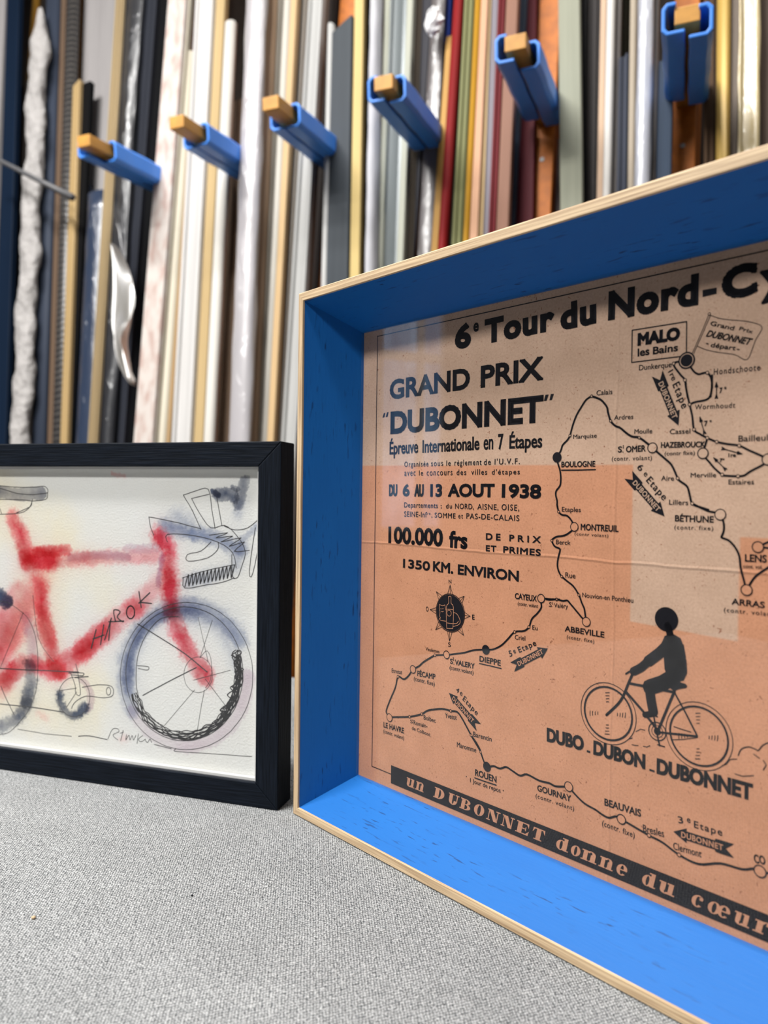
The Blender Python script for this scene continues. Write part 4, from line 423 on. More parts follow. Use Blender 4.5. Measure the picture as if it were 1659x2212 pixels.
WASHES=[(4,23.2,22,0.55,[(-274.3,213.1),(-194.0,182.2),(-209.2,104.7)]),(4,17.33,20,0.5,[(-240.9,49.6),(-165.9,45.9),(-158.0,68.2)]),(4,13.92,18,0.35,[(-145.7,140.1),(-160.5,158.1)]),(0,5.57,5,0.85,[(-229.3,194.2),(-220.5,178.9),(-214.9,163.7)]),(0,6.96,6,0.9,[(-214.9,162.4),(-193.9,162.5)]),(0,4.41,5,0.55,[(-193.9,162.5),(-142.9,166.9),(-101.5,169.0)]),(0,3.25,2,0.75,[(-207.1,167.8),(-178.7,170.7)]),(0,5.22,6,0.9,[(-99.5,184.2),(-91.8,175.4),(-91.0,161.0),(-87.3,134.6)]),(0,5.8,6,0.5,[(-93.0,153.6),(-105.5,143.3),(-119.5,130.4)]),(0,6.03,5,0.75,[(-119.5,130.4),(-133.8,119.7),(-148.4,107.5),(-166.2,95.0)]),(0,6.44,5,0.85,[(-148.8,109.0),(-166.2,94.4),(-185.5,80.0)]),(0,5.57,6,0.85,[(-204.7,143.5),(-201.5,124.5),(-195.2,101.8)]),(0,5.57,5,0.85,[(-202.2,121.8),(-195.5,103.1),(-187.1,80.6)]),(0,6.96,8,0.4,[(-212.6,158.6),(-203.1,143.6),(-217.2,123.6)]),(0,5.57,4,0.85,[(-237.5,66.7),(-217.1,81.6),(-185.5,78.7)]),(0,5.57,5,0.85,[(-89.6,128.4),(-80.6,111.0),(-68.9,93.9),(-60.1,84.5)]),(0,11.6,8,0.6,[(-221.9,129.8),(-234.6,104.3),(-250.8,91.3)]),(0,11.14,8,0.5,[(-234.2,107.5),(-244.5,85.8),(-241.0,67.8)]),(5,2.9,2,0.4,[(-125.6,173.7),(-100.1,175.1)]),(5,2.55,2,0.5,[(-175.6,165.7),(-145.8,168.0),(-125.5,167.5)]),(5,2.09,2,0.6,[(-96.6,169.2),(-98.5,149.8)]),(1,4.87,6,0.7,[(-94.7,191.0),(-64.7,185.8),(-47.4,181.0),(-33.0,176.2)]),(1,6.38,12,0.4,[(-83.7,197.2),(-75.5,192.6)]),(1,4.64,8,0.45,[(-73.8,152.1),(-57.7,156.4),(-38.0,163.1),(-34.3,177.3)]),(1,2.09,2,0.5,[(-33.0,182.0),(-19.7,192.8)]),(2,3.87,2,0.8,[(-50.9,214.4),(-40.4,214.5),(-38.6,212.9)]),(2,3.48,2,0.75,[(-31.0,223.1),(-32.6,215.3),(-35.1,207.6)]),(1,3.87,8,0.5,[(-34.2,207.6),(-36.3,200.6)]),(2,1.93,1,0.8,[(-54.8,215.5),(-50.9,213.6)]),(2,1.7,1,0.7,[(-36.1,218.4),(-39.6,219.9)]),(3,4.41,1,0.8,[(-266.0,213.2),(-241.5,213.5),(-222.2,212.4),(-202.7,213.2)]),(1,5.57,6,0.6,[(-120.3,55.3),(-124.3,63.0),(-126.7,71.5),(-127.6,80.4),(-126.8,89.4),(-124.5,98.2),(-120.7,106.5),(-115.5,114.2),(-109.1,120.9),(-101.8,126.4),(-93.7,130.6),(-85.2,133.3),(-76.5,134.6),(-67.8,134.3),(-59.5,132.6),(-51.7,129.4),(-44.7,124.9),(-38.7,119.2),(-33.9,112.6)]),(1,4.95,10,0.45,[(-123.8,80.7),(-123.1,89.1),(-120.9,97.3),(-117.4,105.2),(-112.6,112.3),(-106.7,118.5),(-99.9,123.7),(-92.4,127.6),(-84.5,130.2),(-76.4,131.4),(-68.4,131.1),(-60.7,129.5),(-53.4,126.5),(-47.0,122.3),(-41.4,117.0)]),(5,4.33,3,0.35,[(-25.9,88.3),(-26.5,79.8),(-28.6,71.3),(-32.1,63.3),(-36.9,55.8),(-42.8,49.0),(-49.8,43.3),(-57.6,38.8),(-66.0,35.6),(-74.8,33.9),(-83.7,33.6),(-92.4,35.0),(-100.7,37.8),(-108.2,42.2),(-114.8,47.8),(-120.2,54.7)]),(1,4.21,5,0.6,[(-122.9,69.4),(-124.3,77.1),(-124.4,85.0),(-123.0,92.9),(-120.4,100.5),(-116.4,107.6),(-111.4,114.0),(-105.4,119.4),(-98.7,123.7),(-91.4,126.8),(-83.9,128.6),(-76.2,129.1),(-68.8,128.2)]),(1,3.71,10,0.3,[(-76.4,125.6),(-69.3,125.4),(-62.6,124.0),(-56.2,121.4),(-50.5,117.8),(-45.6,113.1),(-41.6,107.6),(-38.7,101.5),(-36.9,94.9)]),(2,3.47,3,0.8,[(-160.7,54.5),(-162.2,52.0),(-164.2,50.0),(-166.4,48.4),(-168.9,47.2),(-171.5,46.7),(-174.1,46.7),(-176.6,47.3),(-178.9,48.5),(-180.9,50.2),(-182.5,52.4),(-183.6,54.9),(-184.2,57.6),(-184.2,60.5)]),(5,2.23,2,0.4,[(-164.8,73.4),(-162.4,72.3),(-160.3,70.7),(-158.6,68.6),(-157.3,66.1),(-156.6,63.4),(-156.4,60.4),(-156.7,57.5),(-157.6,54.6),(-159.0,52.0)]),(5,4.95,5,0.55,[(-217.2,116.8),(-209.6,102.2),(-209.5,82.9)]),(2,5.2,4,0.85,[(-212.0,81.3),(-211.1,67.6),(-215.3,52.0)]),(2,4.95,4,0.85,[(-215.3,52.0),(-225.4,38.5),(-240.9,29.3),(-258.4,26.0)]),(2,5.22,2,0.95,[(-241.2,133.3),(-234.7,129.1)]),(6,1.16,2,0.5,[(-138.9,227.9),(-129.1,227.6)]),(6,2.72,4,0.3,[(-203.5,44.2),(-196.8,42.8)]),(6,2.23,4,0.3,[(-129.6,32.3),(-126.5,33.3)])]
PEGS=[(-1.1277, -1.0076, 0.8727), (-0.9031, -1.0076, 0.8612), (-0.7065, -1.0076, 0.8508), (-0.5022, -1.0076, 0.8364), (-0.2993, -1.0076, 0.8446), (-0.0781, -1.0076, 0.8234)]
BARS=[
('frame_moulding', 'wide dark navy moulding at the far left end of the rack', 'navy', -1537.1, -0.1216, 46.5, 30, 'flat', None, 'm'),
('frame_moulding', 'pale grey sliver of moulding at the far left edge of the photo', 'lgrey', -1653.0, -0.1005, 81.0, 20, 'flat', None, 'm'),
('frame_moulding', 'thin gold moulding standing behind the top of the crumpled white wrapped one', 'gold', -1633.7, -0.0564, 21.8, -30, 'round', None, 'm'),
('frame_moulding', 'dark brown moulding with a slanted top end beside the crumpled white wrapped one', 'dbrown', -1580.9, -0.0858, 36.7, -5, 'flat', 1.265, 'm'),
('wrapped_moulding', 'moulding wrapped in crumpled white paper at the left of the rack', 'paper', -1460.4, -0.094, 58.3, 50, 'wrap', 1.418, 'm'),
('frame_moulding', 'steel blue moulding just right of the crumpled white wrapped one', 'steel', -1437.5, -0.109, 46.1, 10, 'round', None, 'm'),
('frame_moulding', 'taupe moulding between the steel blue one and a dark beaded one', 'taupe', -1413.9, -0.1085, 29.3, 0, 'flat', None, 'm'),
('frame_moulding', 'dark moulding with a beaded face left of the thin gold fillet', 'bead', -1367.9, -0.1051, 32.6, 15, 'round', None, 'm'),
('frame_moulding', 'slim gold fillet whose bare wood edge is topped by a cut corner', 'gold2', -1330.6, -0.0991, 21.5, 30, 'flat', 1.192, 'm'),
('frame_moulding', 'thin brownish gold moulding rising behind the cut corner of the gold fillet', 'dgold', -1378.8, -0.1076, 19.0, -20, 'flat', None, 'm'),
('frame_moulding', 'flat black moulding with a square cut top beside the gold fillet', 'black', -1339.5, -0.0752, 31.5, 20, 'flat', 1.194, 'm'),
('frame_moulding', 'wide light grey moulding behind the leftmost blue sleeved peg', 'lgrey', -1319.3, -0.0975, 106.1, -20, 'flat', None, 'm'),
('wrapped_moulding', 'navy moulding in wrinkled clear film under the leftmost peg', 'bluefilm', -1267.9, -0.0796, 54.0, 35, 'round', 0.899, 'film'),
('frame_moulding', 'slate moulding with a dull blue face left of the film wrapped navy one', 'slateblue', -1327.9, -0.0959, 39.7, 10, 'flat', 0.943, 'm'),
('frame_moulding', 'champagne fillet crossing behind the leftmost peg', 'champ', -1243.3, -0.056, 18.7, 45, 'step', None, 'm'),
('frame_moulding', 'silver gold moulding right of the champagne fillet', 'silvergold', -1261.1, -0.0507, 11.7, 20, 'flat', None, 'm'),
('wrapped_moulding', 'charcoal moulding in shiny film right of the champagne fillet', 'charfilm', -1224.2, -0.0473, 52.4, 30, 'flat', None, 'film'),
('frame_moulding', 'dark slate moulding with a grey sheen left of the whitewashed one', 'slate', -1201.4, -0.033, 39.4, 20, 'cove', None, 'm'),
('frame_moulding', 'black moulding tucked against the left side of the whitewashed one', 'black', -1184.2, -0.0242, 35.1, 10, 'flat', None, 'm'),
('frame_moulding', 'whitewashed moulding with rubbed pink flecks', 'whitewash', -1082.5, -0.026, 49.4, 70, 'flat', None, 'm'),
('frame_moulding', 'ivory moulding touching the right side of the whitewashed one', 'ivory', -1064.3, -0.0226, 12.0, 60, 'flat', None, 'm'),
('frame_moulding', 'cream moulding with a round top end behind the second peg', 'cream', -1054.4, -0.0288, 23.4, 50, 'round', 1.16, 'm'),
('frame_moulding', 'thin tan fillet between cream and wide white mouldings', 'tan', -1039.4, -0.0308, 14.3, 45, 'flat', 1.152, 'm'),
('frame_moulding', 'widest plain white moulding crossing behind the second peg', 'white', -985.0, -0.0495, 45.3, 60, 'cove', None, 'm'),
('frame_moulding', 'pale grey fillet right of the widest white moulding', 'pgrey', -969.4, -0.0523, 11.6, 45, 'flat', None, 'm'),
('frame_moulding', 'beige wood moulding right of the widest white one', 'beige', -950.4, -0.0498, 23.5, 50, 'flat', None, 'm'),
('frame_moulding', 'white moulding with a rounded top end between second and third pegs', 'white2', -924.2, -0.0472, 23.7, 55, 'round', 1.195, 'm'),
('frame_moulding', 'dark taupe moulding sunk in the gap under the second peg', 'dtaupe', -931.4, -0.0348, 41.8, 12, 'flat', 1.049, 'm'),
('wrapped_moulding', 'silvery moulding in clear film that hides the base of the second peg', 'silverfilm', -814.7, -0.0575, 44.4, 100, 'round', None, 'film'),
('frame_moulding', 'peach wood moulding left of the third peg', 'peach', -820.0, -0.047, 21.5, 60, 'flat', None, 'm'),
('frame_moulding', 'stone grey moulding passing behind the third peg', 'stone', -810.9, -0.0423, 19.9, 50, 'step', None, 'm'),
('frame_moulding', 'pale stone moulding right next to the stone grey one', 'stone2', -794.7, -0.0365, 16.9, 55, 'round', None, 'm'),
('frame_moulding', 'narrow honey fillet right of the third peg tip', 'honey', -779.0, -0.0329, 14.5, 60, 'flat', None, 'm'),
('frame_moulding', 'greyish taupe moulding behind the sleeve of the third peg', 'gtaupe', -779.6, -0.0251, 24.3, 40, 'step', None, 'm'),
('frame_moulding', 'wide silver grey moulding just left of the big poster frame corner', 'silver', -741.9, -0.0213, 30.1, 60, 'cove', None, 'm'),
('frame_moulding', 'thin grey fillet beside the wide silver grey moulding', 'gfil', -735.3, -0.0194, 7.8, 45, 'flat', None, 'm'),
('frame_moulding', 'dark umber strip for the shaded gap above the poster frame corner', 'umber', -742.3, -0.0252, 33.4, 0, 'flat', None, 'm'),  # dark bar colour stands in for the shade of a gap
('frame_moulding', 'dark slate moulding with a white edge and square top end below a cut tip', 'slate2', -629.1, -0.0628, 44.3, 70, 'flat', 1.096, 'm'),
('frame_moulding', 'white edged strip along the left side of the square topped slate moulding', 'silver', -659.0, -0.0574, 11.5, 72, 'round', 1.104, 'm'),
('frame_moulding', 'mauve grey moulding rising behind the square topped slate one', 'mauve', -683.0, -0.0642, 62.6, -30, 'flat', None, 'm'),
('frame_moulding', 'pale yellow pine moulding above the poster frame corner', 'pine', -596.7, -0.0612, 19.4, 65, 'flat', None, 'm'),
('frame_moulding', 'black strip for the shaded gap between the pale pine and the white padded mouldings', 'black', -595.4, -0.0628, 9.4, 40, 'flat', None, 'm'),  # shade of a thin gap built as a black bar
('wrapped_moulding', 'moulding padded in white foam wrap left of the fourth peg', 'foam', -564.2, -0.0561, 23.0, 80, 'wrap2', None, 'm'),
('frame_moulding', 'thin reddish brown fillet behind the tip of the fourth peg', 'redbrown', -570.6, -0.05, 8.1, 50, 'flat', None, 'm'),
('frame_moulding', 'greenish white moulding behind the tip of the fourth peg', 'gwhite', -564.3, -0.0436, 11.9, 55, 'round', None, 'm'),
('frame_moulding', 'broad brushed pewter moulding behind the fourth peg', 'pewter', -552.0, -0.0353, 34.7, 50, 'cove', None, 'm'),
('frame_moulding', 'pale celadon edge moulding right of the broad pewter one', 'gwhite', -532.2, -0.0298, 11.9, 55, 'flat', None, 'm'),
('frame_moulding', 'dark brown moulding with a beige line left of the charcoal pair', 'dbrown2', -524.8, -0.0311, 16.2, 40, 'step', None, 'm'),
('frame_moulding', 'charcoal moulding leaning above the sleeve of the fourth peg', 'charcoal', -549.5, 0.004, 24.1, 30, 'flat', None, 'm'),
('wrapped_moulding', 'grey moulding in clear film with a crumpled ball of film at its top', 'greyfilm', -501.7, -0.0107, 26.8, 45, 'flat', None, 'film'),
('frame_moulding', 'cobalt blue moulding whose lower end shows above the crumpled film', 'cobalt', -486.5, -0.0148, 15.7, 30, 'flat', None, 'm'),
('frame_moulding', 'golden pine moulding left of the red one', 'goldpine', -492.0, 0.0087, 12.6, 55, 'flat', 1.024, 'm'),
('frame_moulding', 'bright red moulding between golden pine and dark green ones', 'red', -467.3, 0.003, 16.5, 75, 'round', None, 'm'),
('frame_moulding', 'dark moss moulding between the red and olive ones', 'moss', -456.6, -0.0023, 10.7, 60, 'flat', None, 'm'),
('frame_moulding', 'olive green moulding with ridges', 'olive', -434.1, -0.0084, 19.2, 70, 'step', None, 'm'),
('frame_moulding', 'mustard yellow moulding between olive and salmon ones', 'mustard', -417.5, -0.0094, 10.8, 75, 'round', None, 'm'),
('frame_moulding', 'salmon pink moulding right of the mustard one', 'salmon', -403.6, -0.0136, 15.2, 70, 'flat', None, 'm'),
('frame_moulding', 'cream fillet between salmon and lavender grey mouldings', 'creamy', -386.5, -0.0221, 9.8, 65, 'step', None, 'm'),
('frame_moulding', 'lavender grey fillet left of the fifth peg tip', 'lavender', -381.3, -0.0185, 11.5, 60, 'flat', None, 'm'),
('frame_moulding', 'slim wine red moulding left of the fifth peg', 'wine', -372.1, -0.0135, 14.1, 65, 'step', None, 'm'),
('frame_moulding', 'rose brown moulding crossing just behind the tip of the fifth peg', 'rose', -355.8, -0.0113, 20.2, 70, 'flat', None, 'm'),
('frame_moulding', 'slate blue fillet under the sleeve of the fifth peg', 'steel2', -363.4, 0.0024, 11.3, 30, 'flat', None, 'm'),
('frame_moulding', 'broad wine coloured moulding behind the fifth peg', 'wine2', -319.4, -0.0346, 32.0, 20, 'flat', None, 'm'),
('frame_moulding', 'dove grey moulding rising above the sleeve of the fifth peg', 'dove', -264.2, -0.0648, 34.0, -20, 'flat', None, 'm'),
('frame_moulding', 'broad sage grey moulding right of the fifth peg', 'sage', -214.9, -0.0548, 33.5, 80, 'flat', None, 'm'),
('frame_moulding', 'black moulding right of the broad sage one', 'black', -217.7, -0.034, 10.7, 50, 'flat', None, 'm'),
('frame_moulding', 'dark grey moulding with brown edge between black and pink ones', 'dgreyb', -210.4, -0.0281, 20.2, 40, 'step', None, 'm'),
('frame_moulding', 'shell pink moulding right of the dark grey one', 'shell', -197.9, -0.0211, 9.3, 60, 'flat', None, 'm'),
('frame_moulding', 'glossy white round moulding right of the shell pink one', 'gwhite2', -188.9, -0.018, 11.9, 70, 'round', None, 'm'),
('frame_moulding', 'mid grey moulding right of the glossy white round one', 'midgrey', -183.8, -0.0154, 11.3, 50, 'flat', None, 'm'),
('frame_moulding', 'dark olive moulding with a gilded edge above a black cut end', 'oliveblack', -174.4, -0.0206, 14.6, 0, 'step', None, 'm'),
('frame_moulding', 'dark ink blue moulding with a slanted black cut end', 'inkblue', -163.9, -0.0229, 17.3, 55, 'step', 0.91, 'm'),
('frame_moulding', 'oatmeal moulding left of the film wrapped silver one', 'oatmeal', -150.8, -0.0224, 11.7, 60, 'round', None, 'm'),
('wrapped_moulding', 'silver white moulding in glinting clear film left of the sixth peg', 'whitefilm', -138.1, -0.0146, 23.0, 80, 'round', None, 'film'),
('frame_moulding', 'grey fillet hugging the film wrapped silver white one', 'midgrey', -125.4, -0.0145, 7.4, 60, 'flat', None, 'm'),
('frame_moulding', 'dusky blue grey moulding under the left sleeve of the sixth peg', 'dusky', -110.9, -0.0132, 21.0, 60, 'flat', 0.881, 'm'),
('frame_moulding', 'chocolate moulding right of the sixth peg', 'choc', -40.2, -0.0239, 16.8, 50, 'step', None, 'm'),
('frame_moulding', 'shiny gilt moulding right of the chocolate one', 'gilt', -28.1, -0.0168, 18.7, 70, 'round', None, 'm'),
('frame_moulding', 'warm grey moulding between gilt and pale gold ones', 'warmgrey', -23.8, -0.0044, 11.4, 60, 'flat', None, 'm'),
('wrapped_moulding', 'pale gold moulding in loose film near the right edge of the photo', 'goldfilm', 4.9, -0.0161, 26.8, 80, 'cove', None, 'film'),
('frame_moulding', 'plain taupe moulding at the right edge of the photo', 'taupe2', 55.4, -0.0383, 36.4, 50, 'flat', None, 'm')]


# ------------------------------------------------------------------ big poster in its deep blue frame
O_ = V((-0.0149898, 0.5021788, -0.1900107 + ZC)); YAW = -0.81964103
E_ = V((math.cos(YAW), math.sin(YAW), 0)); N_ = V((math.sin(YAW), -math.cos(YAW), 0))
OW, OH = 0.400, 0.300          # opening
SP, DP, LIP = 0.0183, 0.0376, 0.0055
BOT = O_.z - SP                # the lower rail rests on the table
poster = empty('framed_poster', basis(V((O_.x, O_.y, 0)) , E_, K, N_), 'orange cycle race poster in a deep blue painted frame with bare oak edge', 'framed poster')
ZO = O_.z                      # opening's lower edge above the table, local y
def mitred(parent, side, w, h, y0, section, name, mat, uvs=None, smooth=False, bevel=0):
    """extrude section [(t, d)] along one side of a w x h opening whose lower left corner is (0, y0); ends mitred at 45 degrees"""
    b = MB()
    def pt(t, d, end):
        if side == 'left':   return (-t, y0 + (-t if end == 0 else h + t), d)
        if side == 'right':  return (w + t, y0 + (h + t if end == 0 else -t), d)
        if side == 'bottom': return ((w + t if end == 0 else -t), y0 - t, d)
        return ((-t if end == 0 else w + t), y0 + h + t, d)
    n = len(section); L = h if side in ('left', 'right') else w
    off = {'left': 0.0, 'right': 1.3, 'bottom': 2.9, 'top': 4.1}[side]
    ext = 0
    acc = [0]
    for i in range(n): acc.append(acc[-1] + math.dist(section[i], section[(i+1) % n]))
    for i in range(n):
        j = (i + 1) % n
        if section[i] == section[j]: continue
        t0, d0 = section[i]; t1, d1 = section[j]
        b.quad(pt(t0, d0, 0), pt(t1, d1, 0), pt(t1, d1, 1), pt(t0, d0, 1),
               [(off - t0, acc[i]), (off - t1, acc[i+1]), (off + L + t1, acc[i+1]), (off + L + t0, acc[i])])
    b.poly([pt(t, d, 0) for t, d in reversed(section)]); b.poly([pt(t, d, 1) for t, d in section])
    me_o = b.build(name, mat, parent, bevel=bevel)
    # weld so that bevels and normals behave
    import bmesh
    bm = bmesh.new(); bm.from_mesh(me_o.data); bmesh.ops.remove_doubles(bm, verts=bm.verts, dist=1e-6); bmesh.ops.recalc_face_normals(bm, faces=bm.faces); bm.to_mesh(me_o.data); bm.free()
    return me_o
rail_sec = [(0.0, 0.0), (SP, DP - 0.0012), (SP + LIP, DP - 0.0012), (SP + LIP, -0.014), (0.012, -0.014), (0.012, 0.0)]
edge_sec = [(SP - 0.0001, DP - 0.0012), (SP + 0.0002, DP), (SP + LIP - 0.0006, DP), (SP + LIP + 0.0002, DP - 0.0008), (SP + LIP + 0.0002, DP - 0.012), (SP + LIP + 0.00005, DP - 0.012), (SP + LIP + 0.00005, DP - 0.0011)]
for side in ('left', 'bottom', 'top', 'right'):
    ro = mitred(poster, side, OW, OH, ZO, rail_sec, 'frame_rail', M['blue'])
    eo = mitred(poster, side, OW, OH, ZO, edge_sec, 'bare_oak_edge', M['oak']); eo.parent = ro; eo['label'] = 'unpainted oak edge'
b = MB(); b.box((-0.010, ZO - 0.010, -0.013), (OW + 0.02, 0, 0), (0, OH + 0.02, 0), (0, 0, 0.003)); b.build('backing_board', M['backing'], poster)
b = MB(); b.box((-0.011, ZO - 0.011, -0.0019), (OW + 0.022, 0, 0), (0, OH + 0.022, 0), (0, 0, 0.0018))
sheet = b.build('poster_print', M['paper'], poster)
sheet.data.transform(Matrix.Translation((0, -ZO, 0))); sheet.location = (0, ZO, 0)
sheet['label'] = 'orange paper poster printed in black'
b = MB(); b.box((0.0003, ZO + 0.0003, 0.0009), (OW - 0.0006, 0, 0), (0, OH - 0.0006, 0), (0, 0, 0.0016)); b.build('glass_pane', M['glass'], poster)

glyphs({(t[1], t[8]) for t in TEXT} | {(t[1].translate(STRIP), t[8]) for t in TEXT} | {('DUBONNET', 1.1)})
inks = {}
def ink(key, lift=0.06, step=0.0):
    if key not in inks: inks[key] = Ink(lift, step)
    return inks[key]
names = {'h': 'heading_lettering', 'e': 'event_lettering', 'c': 'compass_rose', 'm': 'place_names', 'b': 'bicycle_drawing', 'r': 'route_map', 'k': 'bottle_emblem', 'y': 'cyclist_drawing'}
for g_, s_, u0, v0, u1, v1, h_, bold, sp_, sl_ in TEXT: set_text(ink(g_), s_, u0, v0, u1, v1, h_, bold, sp_, sl_)
for g_, w_, pts in LINES:
    if g_ == 'k': continue
    if (g_ in 'ry' and len(pts) > 5) or (g_ == 'b' and len(pts) > 3): pts = smooth_line(pts)
    ink(g_).line(pts, w_)
towns = []
for g_, u, v, r_, w_, fl in RINGS:
    if g_ == 'k': continue
    if g_ == 'r' and not fl: towns.append((u, v, r_, w_))
    elif fl and g_ == 'r':
        tops = Ink(0.15); tops.disc(u, v, r_); tops.build('town_dot', M['ink'], sheet)
    elif fl: ink(g_).disc(u, v, r_)
    else: ink(g_).ring(u, v, r_ - w_/2, w_)
for g_, pts in POLYS: ink(g_).face(pts)
bx = Ink(0.06)
bx.line([(13.4, 296.0), (OW * 1000 - 13.4, 296.0)], 0.55); bx.line([(13.4, 296.2), (13.4, 9.4)], 0.55); bx.line([(13.4, 9.5), (32, 9.5)], 0.55); bx.line([(OW * 1000 - 13.4, 296.2), (OW * 1000 - 13.4, 9.4)], 0.55)
bx.build('border_line', M['ink'], sheet)
for k_, nm in names.items():
    if k_ in inks: inks[k_].build(nm, M['ink'], sheet)
for u, v, r_, w_ in towns:
    d_ = Ink(0.09); d_.disc(u, v, r_); n_f = len(d_.b.f); d_.z = 0.13; d_.ring(u, v, r_ - w_/2, w_)
    t_ = d_.build('town_ring', M['paper'], sheet); t_.data.materials.append(M['ink'])
    for i_, p_ in enumerate(t_.data.polygons): p_.material_index = 0 if i_ < n_f else 1
em = Ink(0.10, 0.0006)
for g_, w_, pts in LINES:
    if g_ == 'k': em.line(smooth_line(pts, 3), max(w_, 0.3))
for g_, u, v, r_, w_, fl in RINGS:
    if g_ == 'k': em.disc(u, v, r_) if fl else em.ring(u, v, r_, max(w_, .3))
em.build('bottle_emblem', M['paper'], sheet)
for (cu, cv, tu, tv, hw, tw, hs, flip) in ARROWS:
    L = math.hypot(tu - cu, tv - cv); ax, ay = (tu - cu) / L, (tv - cv) / L
    Q = lambda s_, t_: (cu + ax * s_ * L - ay * t_, cv + ay * s_ * L + ax * t_)
    sh = hw * 0.60; a = Ink(0.08)
    for pts in ([Q(0, tw), Q(0.13, 0), Q(0.3, 0), Q(0.3, sh * 1.3), Q(0.28, sh * 1.45)], [Q(0, -tw), Q(0.28, -sh * 1.45), Q(0.3, -sh * 1.3), Q(0.3, 0), Q(0.13, 0)],
                [Q(0.29, -sh), Q(hs + 0.02, -sh), Q(hs + 0.02, sh), Q(0.29, sh)], [Q(hs, -hw), Q(1, 0), Q(hs, hw)]): a.face(pts)
    ao = a.build('stage_arrow', M['ink'], sheet)
    tx = Ink(0.13, 0.0004); s0, s1 = (0.17, 0.86); off = -sh * 0.66
    if not flip: p0, p1 = Q(s0, off), Q(s1, off)
    else: p0, p1 = Q(s1, -off), Q(s0, -off)
    set_text(tx, 'DUBONNET', *p0, *p1, sh * 1.32, 3.0, 1.1, 0.0)
    tx.build('stage_arrow_lettering', M['paper'], sheet)
